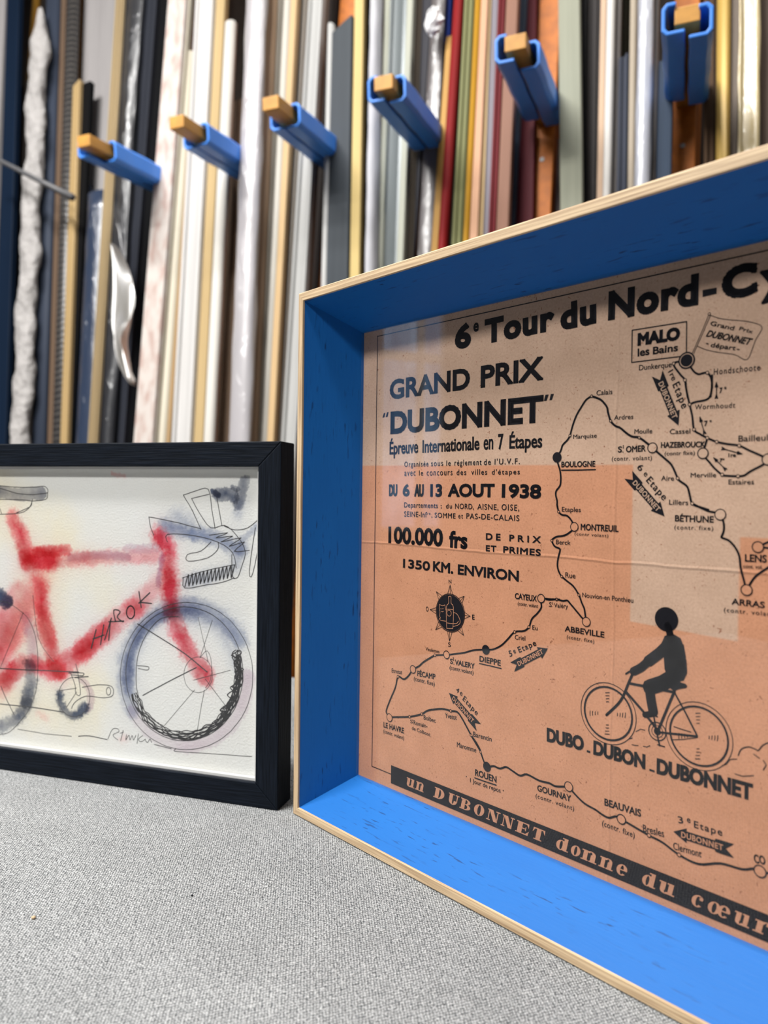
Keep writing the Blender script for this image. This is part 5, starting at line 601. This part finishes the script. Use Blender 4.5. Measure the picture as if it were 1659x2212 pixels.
# black slogan strip with fat-face letters
bn = Ink(0.08); bn.face([(32.0, 3.6), (OW * 1000 - 32, 3.6), (OW * 1000 - 32, 15.4), (32.0, 15.4)]); bn.build('slogan_strip', M['ink'], sheet)
def fat(ink_, ch, u0, u1, base, cap, xh, asc, sl):
    w = u1 - u0 - sl * (cap if ch.isupper() else xh)
    def F(pts): ink_.face([(u0 + a * w + sl * c, base + c) for a, c in pts])
    def R(a0, a1, c0, c1): F([(a0, c0), (a1, c0), (a1, c1), (a0, c1)])
    def bowl(ax, bx_, c0, c1, inn, a_from=0, a_to=360, n=26, ity=0.82):
        mx, my, rx, ry = (ax + bx_) / 2, (c0 + c1) / 2, (bx_ - ax) / 2, (c1 - c0) / 2
        for i in range(n):
            t0, t1 = (math.radians(a_from + (a_to - a_from) * q / n) for q in (i, i + 1))
            F([(mx + rx * math.cos(t0), my + ry * math.sin(t0)), (mx + rx * math.cos(t1), my + ry * math.sin(t1)), (mx + rx * inn * math.cos(t1), my + ry * ity * math.sin(t1)), (mx + rx * inn * math.cos(t0), my + ry * ity * math.sin(t0))])
    th = 0.09 * cap
    C, X = cap, xh
    if ch == 'D': R(0, .12, 0, th); R(.12, .48, 0, C); R(0, .12, C - th, C); bowl(-.1, 1, 0, C, .42, -90, 90, ity=.86)
    elif ch == 'U': R(0, .58, C - th, C); bowl(.1, .92, 0, C * .8, .2, 180, 360, ity=.8); R(.1, .43, C * .36, C - th); R(.83, .92, C * .36, C - th); R(.68, 1.05, C - th, C)
    elif ch == 'B': R(0, .12, 0, th); R(.12, .46, 0, C); R(0, .12, C - th, C); bowl(.0, .93, C * .47, C, .42, -90, 90, ity=.75); bowl(-.05, 1, 0, C * .55, .45, -90, 90, ity=.75)
    elif ch == 'O': bowl(0, 1, -.02 * C, C * 1.02, .32, ity=.88)
    elif ch == 'N': R(0, .2, C - th, C); R(.1, .17, 0, C); R(-.03, .3, 0, th); F([(.1, C), (.45, C), (.92, 0), (.6, 0)]); R(.82, .9, 0, C); R(.7, 1.05, C - th, C)
    elif ch == 'E': R(0, .12, 0, th); R(.12, .47, 0, C); R(0, .12, C - th, C); R(.47, .95, C - th, C); R(.47, .98, 0, th); R(.47, .75, C * .46, C * .54); F([(.8, C - th), (.95, C - th), (.97, C * .62)]); F([(.78, th), (1.02, C * .4), (.98, th)]); F([(.72, C * .32), (.78, C * .32), (.78, C * .68), (.72, C * .68)])
    elif ch == 'T': R(.32, .68, 0, C); R(.18, .32, 0, th); R(.68, .82, 0, th); R(.03, .32, C - th, C); R(.68, .97, C - th, C); F([(.03, C - th), (.18, C - th), (0, C * .58)]); F([(.82, C - th), (.97, C - th), (1, C * .58)])
    elif ch == 'u': R(-.02, .12, X - th, X); R(.1, .42, X * .3, X); bowl(.1, .8, -.02 * X, X * .62, .2, 180, 330, ity=.7); R(.62, .92, 0, X); R(.5, .62, X - th, X); R(.92, 1.08, 0, th)
    elif ch == 'n': R(-.02, .1, X - th, X); R(.1, .38, 0, X); R(-.02, .1, 0, th); R(.38, .46, 0, th); bowl(.25, .92, X * .35, X * 1.03, .3, 0, 150, ity=.75); R(.6, .92, 0, X * .7); R(.52, .6, 0, th); R(.92, 1.05, 0, th)
    elif ch == 'r': R(-.02, .14, X - th, X); R(.14, .52, 0, X); R(-.02, .14, 0, th); R(.52, .66, 0, th); bowl(.4, 1.0, X * .5, X * 1.03, .4, 40, 170, ity=.7); F([(.72, X * .72), (1.0, X * .7), (1.0, X * .9), (.85, X), (.72, X * .9)])
    elif ch == 'd': bowl(0, .8, -.02 * X, X, .3, ity=.86); R(.6, .9, 0, asc); R(.45, .6, asc - th, asc); R(.9, 1.05, 0, th)
    elif ch == 'o': bowl(0, 1, -.02 * X, X * 1.02, .3, ity=.86)
    elif ch == 'e': bowl(0, 1, -.02 * X, X * 1.02, .32, 0, 315, ity=.82); R(.3, .98, X * .46, X * .56)
    elif ch == 'c': bowl(0, 1.05, -.02 * X, X * 1.02, .32, 62, 318, ity=.82); F([(.66, X * .62), (.92, X * .62), (.95, X * .82), (.8, X * .95), (.62, X * .82)])
    elif ch == 'œ': bowl(0, .56, -.02 * X, X * 1.02, .35, ity=.84); bowl(.44, 1, -.02 * X, X * 1.02, .35, 0, 315, ity=.82); R(.62, .98, X * .46, X * .56)
sl = Ink(0.12, 0.0004)
for ch, u0, u1 in BANNER: fat(sl, ch, u0 + 0.3, u1 + 0.9, 6.3, 6.6, 5.5, 6.9, 0.22)
sl.build('slogan_lettering', M['paper'], sheet)

# ------------------------------------------------------------------ watercolour in its black frame
C_ = V((-0.0695666, 0.4981908, 0.0)); YB = -0.29649327
EB = V((math.cos(YB), math.sin(YB), 0)); NB = V((math.sin(YB), -math.cos(YB), 0))
FW, FH, FD, BAR_W, REC = 0.335, 0.2506, 0.0216, 0.0171, 0.007
wc = empty('framed_watercolour', basis(C_, EB, K, NB), 'watercolour of a red racing bicycle in a black stained wooden frame', 'framed watercolour')
# local: x from -FW to 0, y up, z forward (front face at 0)
def sub_mitred(side, section, name, mat, w, h, x0, y0, bevel=0):
    o = mitred(wc, side, w, h, y0, section, name, mat, bevel=bevel); o.location = (x0, 0, 0); return o
bs = [(0, 0), (0, -REC - 0.0005), (0.006, -REC - 0.0005), (0.006, -FD), (BAR_W, -FD), (BAR_W, 0)]
for side in ('left', 'bottom', 'top', 'right'): sub_mitred(side, bs, 'frame_rail', M['black'], FW - 2 * BAR_W, FH - 2 * BAR_W, -FW + BAR_W, BAR_W, 0.0007)
for side in ('left', 'bottom', 'top', 'right'):
    so = sub_mitred(side, [(0, -REC + 0.0003), (-0.0018, -REC + 0.0003), (-0.0018, -0.0032), (0, -0.0032)], 'white_slip', M['white'], FW - 2 * BAR_W, FH - 2 * BAR_W, -FW + BAR_W, BAR_W)
b = MB(); b.box((-FW + BAR_W + 0.0002, BAR_W + 0.0002, -0.0030), (FW - 2*BAR_W - 0.0004, 0, 0), (0, FH - 2*BAR_W - 0.0004, 0), (0, 0, 0.0016)); b.build('glass_pane', M['glass'], wc)
b = MB(); b.box((-FW + BAR_W - 0.005, BAR_W - 0.005, -FD + 0.002), (FW - 2*BAR_W + 0.01, 0, 0), (0, FH - 2*BAR_W + 0.01, 0), (0, 0, 0.003)); b.build('backing_board', M['backing'], wc)

# the painted sheet: pigment per vertex, blooms with soft wet edges
xs = np.concatenate([np.arange(-FW + BAR_W - 0.005, -0.255, 0.004), np.arange(-0.255, -BAR_W + 0.005, 0.00036)]) * 1000
ys = np.arange(BAR_W - 0.005, FH - BAR_W + 0.005, 0.00036) * 1000
X, Y = np.meshgrid(xs, ys); rs = np.random.RandomState(11)
def vnoise(scale, seed):
    r_ = np.random.RandomState(seed); gx, gy = X / scale + 1000, Y / scale + 1000
    ix, iy = np.floor(gx).astype(int), np.floor(gy).astype(int); fx, fy = gx - ix, gy - iy
    fx, fy = fx*fx*(3-2*fx), fy*fy*(3-2*fy); T = r_.rand(256, 256)
    g_ = lambda a, c: T[a % 256, c % 256]
    return (g_(ix, iy)*(1-fx) + g_(ix+1, iy)*fx)*(1-fy) + (g_(ix, iy+1)*(1-fx) + g_(ix+1, iy+1)*fx)*fy - 0.5
fb = lambda s, k: vnoise(s, k) + 0.5*vnoise(s/2, k+1) + 0.25*vnoise(s/4, k+2) + 0.15*vnoise(s/9, k+3)
PIG = [srgb(205, 48, 74), srgb(104, 122, 160), srgb(52, 68, 100), srgb(118, 122, 136), srgb(236, 228, 198), srgb(170, 130, 165), srgb(226, 140, 140)]
col = np.ones(X.shape + (3,)) * np.array(srgb(229, 231, 229)[:3])
warm = np.clip(fb(60, 50) + 0.5, 0, 1)[..., None]
col = col * (1 - 0.2 * warm) + np.array(srgb(230, 223, 203)[:3]) * 0.2 * warm
for wi, (ci, rad, soft, al, pts) in enumerate(WASHES):
    wob = 2.6 if soft > 3 else 1.4; rad = rad * 1.36 if ci == 0 else rad * 1.15
    Xw = X + fb(14, 100 + wi) * wob + fb(1.6, 300 + wi) * min(soft, 3) * 0.7; Yw = Y + fb(14, 200 + wi) * wob + fb(1.6, 400 + wi) * min(soft, 3) * 0.7
    d = np.full(X.shape, 1e9)
    for (ax, ay), (bx_, by) in (zip(pts, pts[1:]) if len(pts) > 1 else [(pts[0], pts[0])]):
        vx, vy = bx_ - ax, by - ay; l2 = vx*vx + vy*vy + 1e-9
        t = np.clip(((Xw - ax)*vx + (Yw - ay)*vy) / l2, 0, 1); d = np.minimum(d, np.hypot(Xw - ax - t*vx, Yw - ay - t*vy))
    feather = fb(1.3, 600 + wi) * min(1.0, 0.4 * soft) + fb(5, 700 + wi) * min(1.5, 0.35 * soft)
    d2 = d + feather
    m_ = np.clip((rad + soft * 0.6 - d2) / (soft * 1.2), 0, 1); m_ = m_*m_*(3 - 2*m_)
    halo = np.exp(-(np.maximum(d2 - rad * 0.6, 0) / (0.45 * rad + soft)) ** 2) * (0.13 if soft > 2.5 else 0.0)
    rim = np.exp(-((d2 - rad) / 0.45) ** 2) * (0.35 if soft <= 2.5 else 0.0)
    core = np.clip(1 - d / (rad + 1e-6), 0, 1)
    dens = np.clip(al * np.maximum(m_, halo) * (0.84 + 0.2 * core + 0.5 * fb(18, 500 + wi) + 0.12 * fb(4, 800 + wi)) + rim * al * m_, 0, 0.97)[..., None]
    pg = np.array(PIG[ci][:3])
    if ci == 0:
        k_ = np.clip(0.30 + 0.8 * core + 1.1 * fb(13, 900 + wi), 0, 1)[..., None]
        pg = np.array(srgb(226, 108, 124)[:3]) * (1 - k_) + np.array(srgb(196, 34, 60)[:3]) * k_
    col = col * (1 - dens) + col * pg / np.array(srgb(229, 231, 229)[:3]) * dens
ny, nx = X.shape
verts = np.stack([X.ravel() / 1000, Y.ravel() / 1000, np.full(X.size, -REC)], 1)
idx = np.arange(nx * ny).reshape(ny, nx)
quads = np.stack([idx[:-1, :-1], idx[:-1, 1:], idx[1:, 1:], idx[1:, :-1]], -1).reshape(-1, 4)
me = bpy.data.meshes.new('painted_sheet')
me.vertices.add(len(verts)); me.vertices.foreach_set('co', verts.astype(np.float32).ravel())
me.loops.add(quads.size); me.loops.foreach_set('vertex_index', quads.astype(np.int32).ravel())
me.polygons.add(len(quads)); me.polygons.foreach_set('loop_start', (np.arange(len(quads)) * 4).astype(np.int32))
try: me.polygons.foreach_set('loop_total', np.full(len(quads), 4, dtype=np.int32))
except Exception: pass
me.update(calc_edges=True)
ca = me.color_attributes.new('pigment', 'FLOAT_COLOR', 'POINT')
ca.data.foreach_set('color', np.concatenate([col.reshape(-1, 3), np.ones((X.size, 1))], 1).astype(np.float32).ravel())
mw, nt, bs_ = new_mat('watercolour_paper')
at = N(nt, 'ShaderNodeVertexColor'); at.layer_name = 'pigment'; lk(nt, at.outputs[0], bs_.inputs['Base Color']); bs_.inputs['Roughness'].default_value = 0.9; bs_.inputs['Specular IOR Level'].default_value = 0.1
nz = N(nt, 'ShaderNodeTexNoise'); nz.inputs['Scale'].default_value = 700; nz.inputs['Detail'].default_value = 3; lk(nt, mapping(nt, 'Object', (1, 1, 1)), nz.inputs['Vector']); bump(nt, bs_, nz.outputs[0], 0.5, 0.0006)
me.materials.append(mw)
ps = bpy.data.objects.new('painted_sheet', me); COL.objects.link(ps); ps.parent = wc; ps['label'] = 'watercolour sheet with a red bicycle'
pl = Ink(-REC * 1000 + 0.08)
for w_, pts in STROKES:
    q = smooth_line(pts, 3) if len(pts) > 2 else pts
    q = [(a + random.uniform(-.1, .1), c + random.uniform(-.1, .1)) for a, c in q]
    pl.line(q, w_ * 1.05)
pl.build('pencil_lines', M['pencil'], ps)

# ------------------------------------------------------------------ rack of mouldings
BO = room(0, -1.1569, 0)
LEAN = math.radians(7); UR = K * math.cos(LEAN) - NR * math.sin(LEAN); NN = NR * math.cos(LEAN) + K * math.sin(LEAN)
def bd(a, b_, l): return BO + ER * a + UR * b_ + NN * l        # along the rack, up its slope, out from it
BF = FZ / UR.z                                                # slope coordinate of the floor
rack = empty('moulding_rack', basis(BO + UR * BF, ER, UR, NN), 'leaning rack of wooden posts with blue sleeved pegs that holds the mouldings', 'storage rack')
m_board = plain('rack_back_board', (0.05, 0.04, 0.033, 1), 0.8); m_post = plain('orange_pine_post', srgb(186, 104, 26), 0.6, scale=(60, 60, 4), var=0.12); m_peg = plain('peg_wood', srgb(196, 142, 66), 0.5, scale=(50, 50, 8), var=0.1)
m_foam = plain('blue_plastic_channel', (0.045, 0.235, 0.78, 1), 0.42, var=0.03, spec=0.5); m_screw = plain('screw_steel', (0.42, 0.42, 0.42, 1), 0.6)
b = MB(); b.box((-2.3, 0.02, -0.115), (3.3, 0, 0), (0, 2.9, 0), (0, 0, 0.015)); b.build('back_board', m_board, rack)
DV = (ER * -0.07178 + NR * -0.99495 + K * 0.07018).normalized()   # pegs run back along this
for pi, (a, n_, z) in enumerate(PEGS):
    F0 = room(a, n_, z)
    back = F0 + DV * 0.30
    la = (back - BO).dot(ER)
    b = MB(); b.box((la - 0.019, 0.02, -0.10), (0.038, 0, 0), (0, 2.85, 0), (0, 0, 0.104)); po = b.build('post', m_post, rack, bevel=0.002)
    lb = (back - BO).dot(UR) - BF
    b = MB(); b.loft([[(la + 0.004 * math.cos(t), lb - 0.085 + 0.004 * math.sin(t), zz) for t in [i * math.pi / 5 for i in range(10)]] for zz in (0.003, 0.0055)]); b.build('screw_head', m_screw, po)
    ax = DV; sx = (ER - ax * ER.dot(ax)).normalized(); ux = sx.cross(ax).normalized()
    if ux.z < 0: ux = -ux
    inv = rack.matrix_world.inverted()
    def W(p): return inv @ p
    w, h = 0.030, 0.021
    L = 0.335
    b = MB(); b.loft([[W(F0 + ax * t + sx * cx * w + ux * cy * h) for cx, cy in ((-.5, -.5), (.5, -.5), (.5, .5), (-.5, .5))] for t in (0, L)]); pg = b.build('peg', m_peg, rack, bevel=0.0012)
    st = [(0.016, 0.052), (0.062, 0.074), (0.052, 0.068), (0.012, 0.040), (0.004, 0.026), (-0.004, -0.006)][pi]
    ln = [0.205, 0.20, 0.20, 0.20, 0.20, 0.20][pi]
    for sd, (s0, tw) in ((-1, (st[0], 0.0)), (1, (st[1], -0.010 if pi == 5 else (-0.005 if pi == 4 else -0.001)))):
        if pi in (1, 2, 3): s0 = st[0] - 0.004 if sd < 0 else st[1] - 0.022
        # channel section: C open towards the peg, thickness 4.5 mm
        H, Wd_, T_ = 0.039, 0.030, 0.0045
        low = -0.0225 + tw; up = low + H
        outer = [(0.0025, low), (Wd_ - 0.006, low), (Wd_, low + 0.006), (Wd_, up - 0.006), (Wd_ - 0.006, up), (0.013, up)]
        inner = [(0.013, up - T_), (Wd_ - 0.008, up - T_), (Wd_ - T_, up - 0.009), (Wd_ - T_, low + 0.009), (Wd_ - 0.008, low + T_), (0.0025, low + T_)]
        sec = [(sd * x, y) for x, y in outer + inner]
        rings = []
        for j, t in enumerate(np.linspace(s0, s0 + ln, 9)):
            sag = 0.0005 * math.sin(j * 1.9 + pi + sd)
            rings.append([W(F0 + ax * t + sx * (x + sag) + ux * (y + sag * 0.5)) for x, y in sec])
        b = MB(); b.loft(rings); o = b.build('blue_channel', m_foam, pg, bevel=0.0012); o['label'] = 'bright blue plastic channel clipped over the peg'

COLS = dict(navy=(24, 40, 62), lgrey=(184, 180, 180), gold=(188, 138, 56), gold2=(226, 192, 136), dgold=(150, 108, 62), dbrown=(62, 54, 50), paper=(206, 202, 200), steel=(66, 74, 90), taupe=(128, 106, 88), bead=(58, 56, 58), black=(16, 17, 20),
  bluefilm=(52, 66, 92), slateblue=(46, 58, 80), champ=(214, 190, 148), silvergold=(150, 142, 128), charfilm=(48, 50, 56), slate=(58, 61, 70), whitewash=(224, 212, 202), ivory=(222, 214, 194), cream=(236, 228, 208), tan=(196, 164, 122), white=(240, 238, 236), pgrey=(190, 192, 192),
  beige=(220, 192, 142), white2=(240, 236, 228), dtaupe=(140, 118, 100), silverfilm=(206, 202, 206), peach=(208, 176, 146), stone=(190, 184, 172), stone2=(220, 216, 206), honey=(234, 200, 152), gtaupe=(178, 170, 160), silver=(210, 210, 208), gfil=(150, 146, 140), umber=(64, 54, 50),
  slate2=(80, 86, 92), mauve=(176, 166, 166), pine=(240, 212, 144), foam=(228, 228, 234), redbrown=(150, 104, 90), gwhite=(206, 208, 192), pewter=(128, 136, 138), dbrown2=(92, 82, 70), charcoal=(66, 66, 74), greyfilm=(120, 114, 114), cobalt=(36, 62, 150), goldpine=(226, 176, 98), red=(150, 34, 36),
  moss=(66, 66, 48), olive=(142, 144, 96), mustard=(200, 148, 40), salmon=(242, 190, 154), creamy=(236, 206, 156), lavender=(156, 150, 160), wine=(128, 24, 34), rose=(168, 124, 104), steel2=(92, 104, 122), wine2=(100, 28, 40), dove=(188, 174, 174), sage=(178, 180, 160), dgreyb=(84, 80, 80),
  shell=(240, 206, 176), gwhite2=(244, 240, 234), midgrey=(150, 144, 140), oliveblack=(56, 52, 36), inkblue=(66, 72, 88), oatmeal=(206, 192, 172), whitefilm=(204, 206, 216), dusky=(62, 78, 100), choc=(104, 80, 60), gilt=(228, 188, 98), warmgrey=(150, 138, 128), goldfilm=(232, 210, 158), taupe2=(134, 116, 104))
METAL = {'gold2', 'champ', 'silvergold', 'gilt', 'goldfilm', 'pewter', 'gold', 'dgold'}
rng = random.Random(5)
bmat = {}
def bar_mat(key, fin):
    if (key, fin) not in bmat:
        c = tuple(v * 0.60 for v in srgb(*COLS[key])[:3]) + (1,)
        if fin == 'film': bmat[(key, fin)] = film_mat('film_over_' + key, c)
        elif key == 'whitewash':
            m, nt, b_ = new_mat('whitewashed_wood'); nz_ = N(nt, 'ShaderNodeTexNoise'); nz_.inputs['Scale'].default_value = 1; nz_.inputs['Detail'].default_value = 3; lk(nt, mapping(nt, 'Object', (60, 60, 22)), nz_.inputs['Vector'])
            r_ = ramp(nt, [(0.36, srgb(172, 150, 142)), (0.56, srgb(190, 182, 176))]); lk(nt, nz_.outputs[0], r_.inputs[0]); lk(nt, r_.outputs[0], b_.inputs['Base Color']); b_.inputs['Roughness'].default_value = 0.7; bmat[(key, fin)] = m
        elif key == 'bead':
            m, nt, b_ = new_mat('beaded_dark_wood'); wv = N(nt, 'ShaderNodeTexWave'); wv.bands_direction = 'Z'; wv.inputs['Scale'].default_value = 22; wv.inputs['Distortion'].default_value = 1.5; lk(nt, mapping(nt, 'Object', (1, 1, 1)), wv.inputs['Vector'])
            r_ = ramp(nt, [(0.3, srgb(40, 39, 40)), (0.95, srgb(74, 71, 68))]); lk(nt, wv.outputs[1], r_.inputs[0]); lk(nt, r_.outputs[0], b_.inputs['Base Color']); b_.inputs['Roughness'].default_value = 0.35; bump(nt, b_, wv.outputs[1], 0.2, 0.002); bmat[(key, fin)] = m
        else: bmat[(key, fin)] = plain('crumpled_paper', c, 0.8, 0, 0.05, (70, 70, 45), bmp=1.0) if key == 'paper' else plain('moulding_' + key, c, 0.36 if key in METAL else 0.5, 0.2 if key in METAL else 0.0, 0.07, (70, 70, 3), 0.0, 0.0, 0.4 if key in METAL else 0.08)
    return bmat[(key, fin)]
def profile(kind, w):
    h = w / 2; t = 0.013
    if kind == 'round': return [(-h, -t)] + [(-h * math.cos(math.pi * i / 10), -0.006 + min(0.006 + h * 0.25, 0.011) * math.sin(math.pi * i / 10)) for i in range(11)] + [(h, -t)]
    if kind == 'step': return [(-h, -t), (-h, 0.0), (-h * .45, 0.0), (-h * .4, -0.004), (h * .1, -0.004), (h * .15, -0.001), (h * .55, -0.001), (h * .6, -0.006), (h, -0.006), (h, -t)]
    if kind == 'cove': return [(-h, -t), (-h, 0.001), (-h * .72, 0.001)] + [(-h * .7 + (h * 1.35) * i / 6, -0.005 * math.sin(math.pi * (0.5 + i / 12))) for i in range(7)] + [(h * .72, 0.0), (h, 0.0), (h, -t)]
    return [(-h, -t), (-h, -0.001), (-h + min(0.001, h*.2), 0), (h - min(0.001, h*.2), 0), (h, -0.001), (h, -t)]
cat_of = {'frame_moulding': 'frame moulding', 'wrapped_moulding': 'wrapped moulding'}
for name, label, key, a0, slope, w, lay, prof, top, fin in BARS:
    lay *= 0.001; w *= 0.001; a0 *= 0.001
    t_b = top if top is not None else rng.uniform(1.62, 2.0)
    base = bd(a0 + slope * BF, BF, lay); dirv = (UR + ER * slope).normalized(); side = (ER - dirv * ER.dot(dirv)).normalized(); out = side.cross(dirv).normalized()
    if out.dot(NN) < 0: out = -out
    mw_ = basis(base, side, out, dirv); Lb = (t_b - BF) * math.sqrt(1 + slope * slope)
    z0 = 0.004
    b = MB()
    if prof in ('wrap', 'wrap2'):
        rings = []; nseg = int(Lb / 0.008); am = 0.30 if prof == 'wrap' else 0.07; r0 = random.Random(3)
        ph = [r0.uniform(0, 6.28) for _ in range(14)]
        for j in range(nseg + 1):
            z = z0 + (Lb - z0) * j / nseg; ring_ = []
            taper = min(1.0, 0.25 + (Lb - z) / 0.12)
            for i in range(16):
                t = 6.28319 * i / 16
                q = 1 + am * (0.4 * math.sin(z * 37 + 2 * t + ph[0]) + 0.3 * math.sin(z * 71 - 3 * t + ph[1]) + 0.3 * (abs(math.sin(z * 52 + 1.5 * t + ph[2])) - 0.5) + 0.25 * abs(math.sin(z * 31 + ph[3])) + r0.uniform(-.12, .12))
                sway = 0.004 * math.sin(z * 23 + ph[4]) if prof == 'wrap' else 0
                ring_.append((sway + w * 0.42 * q * math.cos(t) * taper, -0.012 + 0.016 * q * math.sin(t) * taper, z))
            rings.append(ring_)
        b.loft(rings)
        o = b.build(name, bar_mat(key, 'm'), smooth=True)
    else:
        sec = profile(prof, w)
        nseg = 40 if fin == 'film' else 1
        rings = []
        for j in range(nseg + 1):
            z = z0 + (Lb - z0) * j / nseg
            wob = [(1 + (0.05 * math.sin(z * 40 + i) + 0.04 * math.sin(z * 83 + 2*i) if fin == 'film' else 0)) for i in range(len(sec))]
            cut = 0.022 * (sec[0][0] * 0) if True else 0
            rings.append([(x * q, y * q, z) for (x, y), q in zip(sec, wob)])
        if top is not None and ('slanted' in label or 'cut corner' in label or 'cut tip' in label):
            rings[-1] = [(x, y, z + x * 0.55) for x, y, z in rings[-1]]
        b.loft(rings)
        o = b.build(name, bar_mat(key, fin), smooth=fin == 'film')
        if fin != 'film' and prof == 'round':
            o.data.polygons.foreach_set('use_smooth', [len(p.vertices) == 4 for p in o.data.polygons])
    o.matrix_world = mw_
    tag(o, label, cat_of[name], 'picture frame mouldings standing in the rack', 'thing')

# ------------------------------------------------------------------ loose things among the mouldings
def film_sheet():
    m = bpy.data.materials.new('clear_film'); m.use_nodes = True; nt = m.node_tree
    for n in list(nt.nodes):
        if n.type != 'OUTPUT_MATERIAL': nt.nodes.remove(n)
    out = [n for n in nt.nodes if n.type == 'OUTPUT_MATERIAL'][0]
    tr = N(nt, 'ShaderNodeBsdfTransparent'); gl = N(nt, 'ShaderNodeBsdfGlossy'); gl.inputs['Roughness'].default_value = 0.3; df = N(nt, 'ShaderNodeBsdfDiffuse'); df.inputs[0].default_value = (0.5, 0.48, 0.44, 1)
    m1 = N(nt, 'ShaderNodeMixShader'); m1.inputs[0].default_value = 0.45; lk(nt, gl.outputs[0], m1.inputs[1]); lk(nt, df.outputs[0], m1.inputs[2])
    m2 = N(nt, 'ShaderNodeMixShader'); m2.inputs[0].default_value = 0.6; lk(nt, tr.outputs[0], m2.inputs[1]); lk(nt, m1.outputs[0], m2.inputs[2]); lk(nt, m2.outputs[0], out.inputs[0])
    return m
m_film = film_sheet()
b = MB(); rr = random.Random(2)
spine = [(-1.216, 0.735, 0.006), (-1.208, 0.70, 0.018), (-1.196, 0.65, 0.028), (-1.184, 0.60, 0.031), (-1.174, 0.56, 0.022), (-1.170, 0.533, 0.008), (-1.166, 0.515, 0.009), (-1.148, 0.47, 0.013), (-1.128, 0.432, 0.012)]
rows = []
for j, (a, c, hw) in enumerate(spine):
    row = []
    for i in range(9):
        t = i / 8 * 2 - 1
        row.append(bd(a + hw * t, c, 0.075 + 0.018 * math.sin(t * 3.2 + j * 0.8) + rr.uniform(-.002, .002)))
    rows.append(row)
b.loft(rows, closed=False, caps=False)
o = b.build('torn_film', m_film, smooth=True); mod = o.modifiers.new('sub', 'SUBSURF'); mod.levels = 2; mod.render_levels = 2
mod = o.modifiers.new('thick', 'SOLIDIFY'); mod.thickness = 0.0004
tag(o, 'torn strip of clear film hanging before the dark mouldings with a white tail', 'plastic film')
b = MB(); rings = []
for j in range(11):
    t = math.pi * j / 10
    rings.append([tuple(bd(-0.505, 1.04, 0.078) + ER * (0.016 * math.sin(t) * math.cos(i * .5236) * rr.uniform(.65, 1.25)) + NN * (0.014 * math.sin(t) * math.sin(i * .5236) * rr.uniform(.65, 1.25)) + UR * (0.026 * math.cos(t) * rr.uniform(.85, 1.1))) for i in range(12)])
b.loft(rings); o = b.build('crumpled_film', film_mat('crumpled_clear_film', (0.8, 0.8, 0.8, 1)), smooth=False); tag(o, 'crumpled ball of clear film stuck at the foot of the cobalt blue moulding', 'plastic film')
b = MB(); p0, p1 = bd(-1.606, 0.994, 0.105), bd(-1.350, 0.862, 0.085); d = (p1 - p0).normalized(); s1 = d.cross(NN).normalized(); s2 = d.cross(s1)
b.loft([[p0 + d * t + s1 * (r * math.cos(i * .628)) + s2 * (r * math.sin(i * .628)) for i in range(10)] for t, r in ((0, 0.0035), (0.01, 0.005), ((p1 - p0).length * .5, 0.0055), ((p1 - p0).length, 0.008))])
o = b.build('cord', plain('grey_cord', (0.1, 0.1, 0.105, 1), 0.45), smooth=True); tag(o, 'thin grey cord slanting across the left mouldings below the leftmost peg', 'cord')
